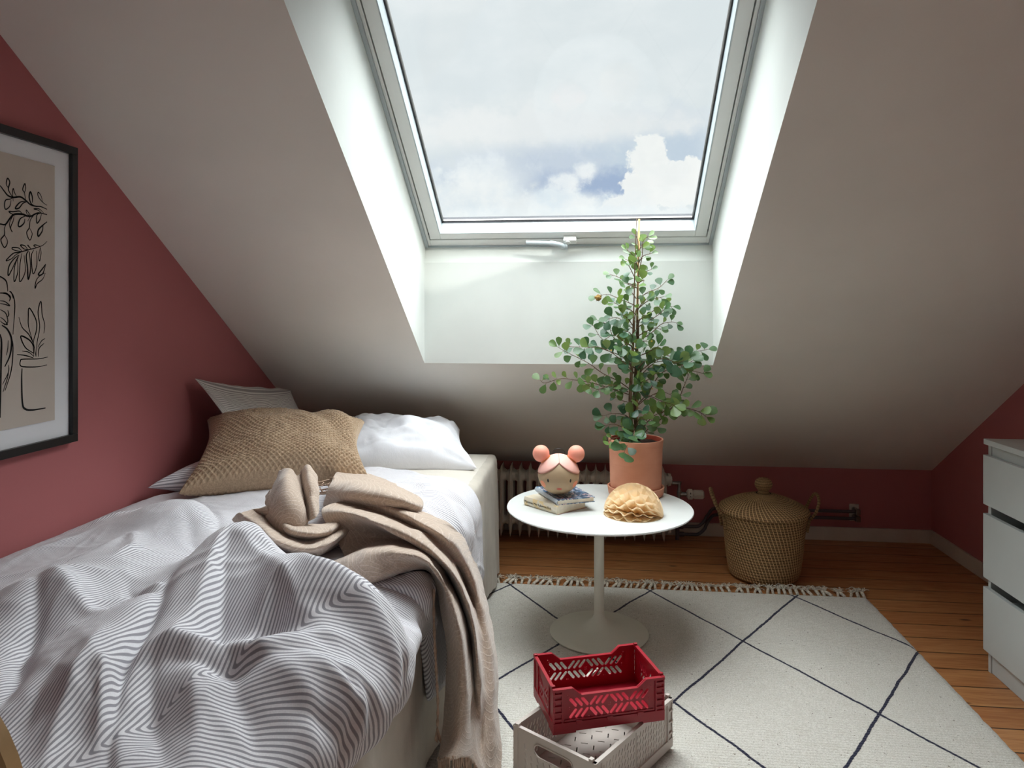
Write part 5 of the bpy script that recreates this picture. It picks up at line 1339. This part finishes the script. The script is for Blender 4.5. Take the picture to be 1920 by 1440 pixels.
rowsA = loft([
 [(668,1102,'z',.585),(705,1092,'z',.60),(748,1074,'z',.61),(790,1066,'z',.60),(815,1085,'x',-.375),(828,1160,'x',-.36),(838,1250,'x',-.35),(832,1370,'x',-.35),(818,1425,'x',-.35)],
 [(650,1098,'z',.60),(700,1082,'z',.63),(745,1062,'z',.64),(795,1058,'z',.62),(826,1095,'x',-.35),(842,1170,'x',-.325),(852,1260,'x',-.315),(850,1370,'x',-.315),(842,1425,'x',-.31)],
 [(622,1058,'z',.62),(690,1034,'z',.665),(750,1034,'z',.675),(800,1052,'z',.65),(838,1100,'x',-.33),(860,1160,'x',-.295),(872,1250,'x',-.285),(872,1370,'x',-.29),(868,1420,'x',-.29)],
 [(645,1040,'z',.61),(700,1016,'z',.62),(760,1013,'z',.62),(812,1040,'z',.60),(850,1100,'x',-.37),(876,1170,'d',1.90),(886,1260,'d',1.85),(884,1370,'d',1.75),(880,1425,'d',1.70)],
 [(602,958,'z',.68),(655,963,'z',.705),(715,984,'z',.71),(785,1018,'z',.67),(846,1070,'x',-.32),(884,1155,'x',-.285),(896,1250,'x',-.275),(900,1360,'x',-.28),(898,1450,'d',1.72)],
 [(640,943,'z',.655),(705,962,'z',.66),(765,985,'z',.64),(820,1018,'z',.61),(862,1075,'x',-.375),(894,1165,'d',1.98),(906,1265,'d',1.90),(910,1370,'d',1.82),(912,1455,'d',1.76)],
 [(655,925,'z',.68),(725,948,'z',.685),(785,975,'z',.665),(840,1008,'z',.63),(880,1065,'x',-.34),(908,1150,'d',2.02),(924,1250,'d',1.95),(926,1350,'d',1.86),(926,1455,'d',1.78)],
 [(690,915,'z',.62),(755,940,'z',.62),(805,965,'z',.61),(852,990,'z',.585),(893,1050,'x',-.40),(912,1130,'d',2.34),(930,1220,'d',2.13),(933,1310,'d',1.98),(940,1450,'d',1.80)]], nv=120, per=7)
loft([[(636,884,'z',.62),(700,893,'z',.62),(748,912,'z',.62),(778,930,'z',.615),(790,944,'z',.62)], [(628,890,'z',.665),(690,898,'z',.675),(748,917,'z',.67),(782,934,'z',.645),(791,945,'z',.625)],
      [(622,902,'z',.70),(685,912,'z',.72),(742,928,'z',.715),(780,942,'z',.68),(792,948,'z',.63)], [(612,925,'z',.68),(680,935,'z',.70),(738,948,'z',.69),(778,956,'z',.66),(791,950,'z',.625)],
      [(606,945,'z',.635),(680,953,'z',.64),(738,968,'z',.63),(774,968,'z',.62),(790,952,'z',.62)], [(610,950,'z',.60),(680,958,'z',.60),(738,970,'z',.60),(772,970,'z',.60),(789,953,'z',.61)]], nv=50, per=7, off=(1.1, .3))
loft([[(496,1005,'d',1.80),(500,955,'d',1.84),(512,915,'d',1.90),(526,884,'d',1.96)], [(520,1012,'d',1.74),(514,955,'d',1.76),(522,908,'d',1.82),(535,879,'d',1.90)],
      [(548,1000,'d',1.74),(540,950,'d',1.74),(540,905,'d',1.80),(546,880,'d',1.88)], [(572,990,'d',1.76),(566,950,'d',1.78),(560,915,'d',1.84),(556,892,'d',1.92)],
      [(578,978,'d',1.80),(572,945,'d',1.84),(567,912,'d',1.90),(565,885,'d',1.96)], [(590,972,'d',1.76),(584,940,'d',1.79),(580,905,'d',1.84),(576,873,'d',1.92)],
      [(598,962,'d',1.80),(598,930,'d',1.84),(596,905,'d',1.89),(589,884,'d',1.96)]], nv=44, per=7, off=(2.2, .1), noise_amp=.003)
loft([[(436,972,'z',.66),(470,1004,'z',.63),(512,1034,'z',.62),(562,1046,'z',.61),(606,1040,'z',.60),(652,1004,'z',.60)],
      [(446,962,'z',.71),(486,988,'z',.70),(520,1016,'z',.69),(570,1030,'z',.67),(612,1022,'z',.67),(655,992,'z',.65)],
      [(470,955,'z',.70),(505,975,'z',.68),(530,1000,'z',.66),(572,1012,'z',.65),(612,1006,'z',.65),(650,984,'z',.64)],
      [(500,950,'z',.71),(524,972,'z',.70),(548,994,'z',.69),(580,1000,'z',.69),(612,996,'z',.68),(645,975,'z',.66)],
      [(500,935,'z',.68),(530,955,'z',.67),(555,975,'z',.66),(585,985,'z',.66),(612,982,'z',.65),(640,965,'z',.64)]], nv=60, per=7, off=(3.3, .5))
loft([[(498,930,'d',1.95),(500,960,'d',1.87),(486,990,'d',1.82),(500,1010,'d',1.78)],[(508,918,'d',1.93),(514,950,'d',1.83),(506,985,'d',1.77),(520,1018,'d',1.74)],[(520,912,'d',1.96),(526,950,'d',1.88),(526,985,'d',1.82),(540,1015,'d',1.79)]], nv=30, per=7, off=(4.4,.2))
throw = thr.build('throw', MT['throw'], None, smooth=True)
tag(throw, 'dusty beige patterned wool throw bunched on the duvet and hanging to the floor', 'blanket')
so = throw.modifiers.new('thickness', 'SOLIDIFY'); so.thickness = .007; so.offset = 0
sb = throw.modifiers.new('subdivision', 'SUBSURF'); sb.levels = 1; sb.render_levels = 1
# fringe: along the lower hem, on top of the bed, one long twisted strand
fr = MB(); rf = random.Random(8); last = rowsA[-1]
for k in range(0, 24):
    p = last[min(len(last)-1, int(k*1.15)+1)]
    q1 = p + Vector((rf.uniform(-.004,.004), rf.uniform(-.004,.004), -.03)); q2 = q1 + Vector((rf.uniform(-.008,.008), rf.uniform(-.006,.006), -.045))
    fr.tube(catmull([p+Vector((0,0,.008)), p + Vector((0,0,-.008)), q1, q2], 3), .0022, 5)
fr.build('fringe', MT['fringe'], throw, smooth=True); fr = MB()
for k in range(26):
    c0 = at_d(610 + rf.uniform(-18, 18), 912 + rf.uniform(-10, 12), 2.13); pts_ = [c0]
    a = rf.uniform(0, 6.3)
    for s in range(3): a += rf.uniform(-1.2, 1.2); pts_.append(pts_[-1] + Vector((cos(a)*.02, sin(a)*.012, rf.uniform(-.006, .006))))
    fr.tube(catmull(pts_, 4), .0016, 5)
fr.build('fringe', MT['fringe'], throw, smooth=True); fr = MB()
c = catmull([V3(q) for q in ((813,1105,'x',-.36),(814,1180,'x',-.355),(818,1260,'x',-.352),(821,1320,'x',-.35),(820,1362,'x',-.35))], 8)
fr.tube(c, [.003 + .0008*sin(i*1.7) for i in range(len(c))], 7)
for k in range(10):
    p = c[-1]; fr.tube([p, p + Vector((rf.uniform(-.009,.009), rf.uniform(-.009,.009), -.032))], .0013, 5)
fr.build('tassel', MT['fringe'], throw, smooth=True)

# ------------------------------------------------------------------ chair edge in the near left corner
st = thing('wooden_chair', 'pale plywood edged dark red wooden chair back cut off at the lower left corner', 'chair', (-.52, .38, 0))
m = MB(); rt2 = random.Random(2)
def backrest(t0, t1, off, grow):
    mm = MB(); n = 24; ctr = at_d(-32, 1440, .50) + Vector((-.119, 0, -.060)); vs_ = []; 
    for y in (off, off + t1):
        for k in range(n+1):
            a = pi*k/n; vs_.append(ctr + Vector(((.125+grow)*cos(a), y, (.13+grow)*sin(a))))
        vs_.append(ctr + Vector((0, y, 0)))
    N = n+2
    mm.add(vs_, [(N-1, k, k+1) for k in range(n)] + [(2*N-1, N+k+1, N+k) for k in range(n)] + [(k, N+k, N+k+1, k+1) for k in range(n)] + [(0, N-1, 2*N-1, N), (n, N-1, 2*N-1, N+n)][:0]); return mm
backrest(0, .016, 0, 0).build('backrest', MT['darkwood'], st, smooth=True, sharp=40)
backrest(0, .012, .017, .006).build('backrest_edge', MT['plywood'], st, smooth=True, sharp=40)
MB().box((-.72,.06,.43),(-.37,.44,.45)).build('seat', MT['darkwood'], st, bevel=.006)
for x, y in ((-.70,.08),(-.39,.08),(-.62,.47),(-.44,.47)): MB().tube([(x,y,.0),(x,y,.86 if y > .4 else .43)], .014, 12).build('leg', MT['plywood'], st, smooth=True, sharp=40)
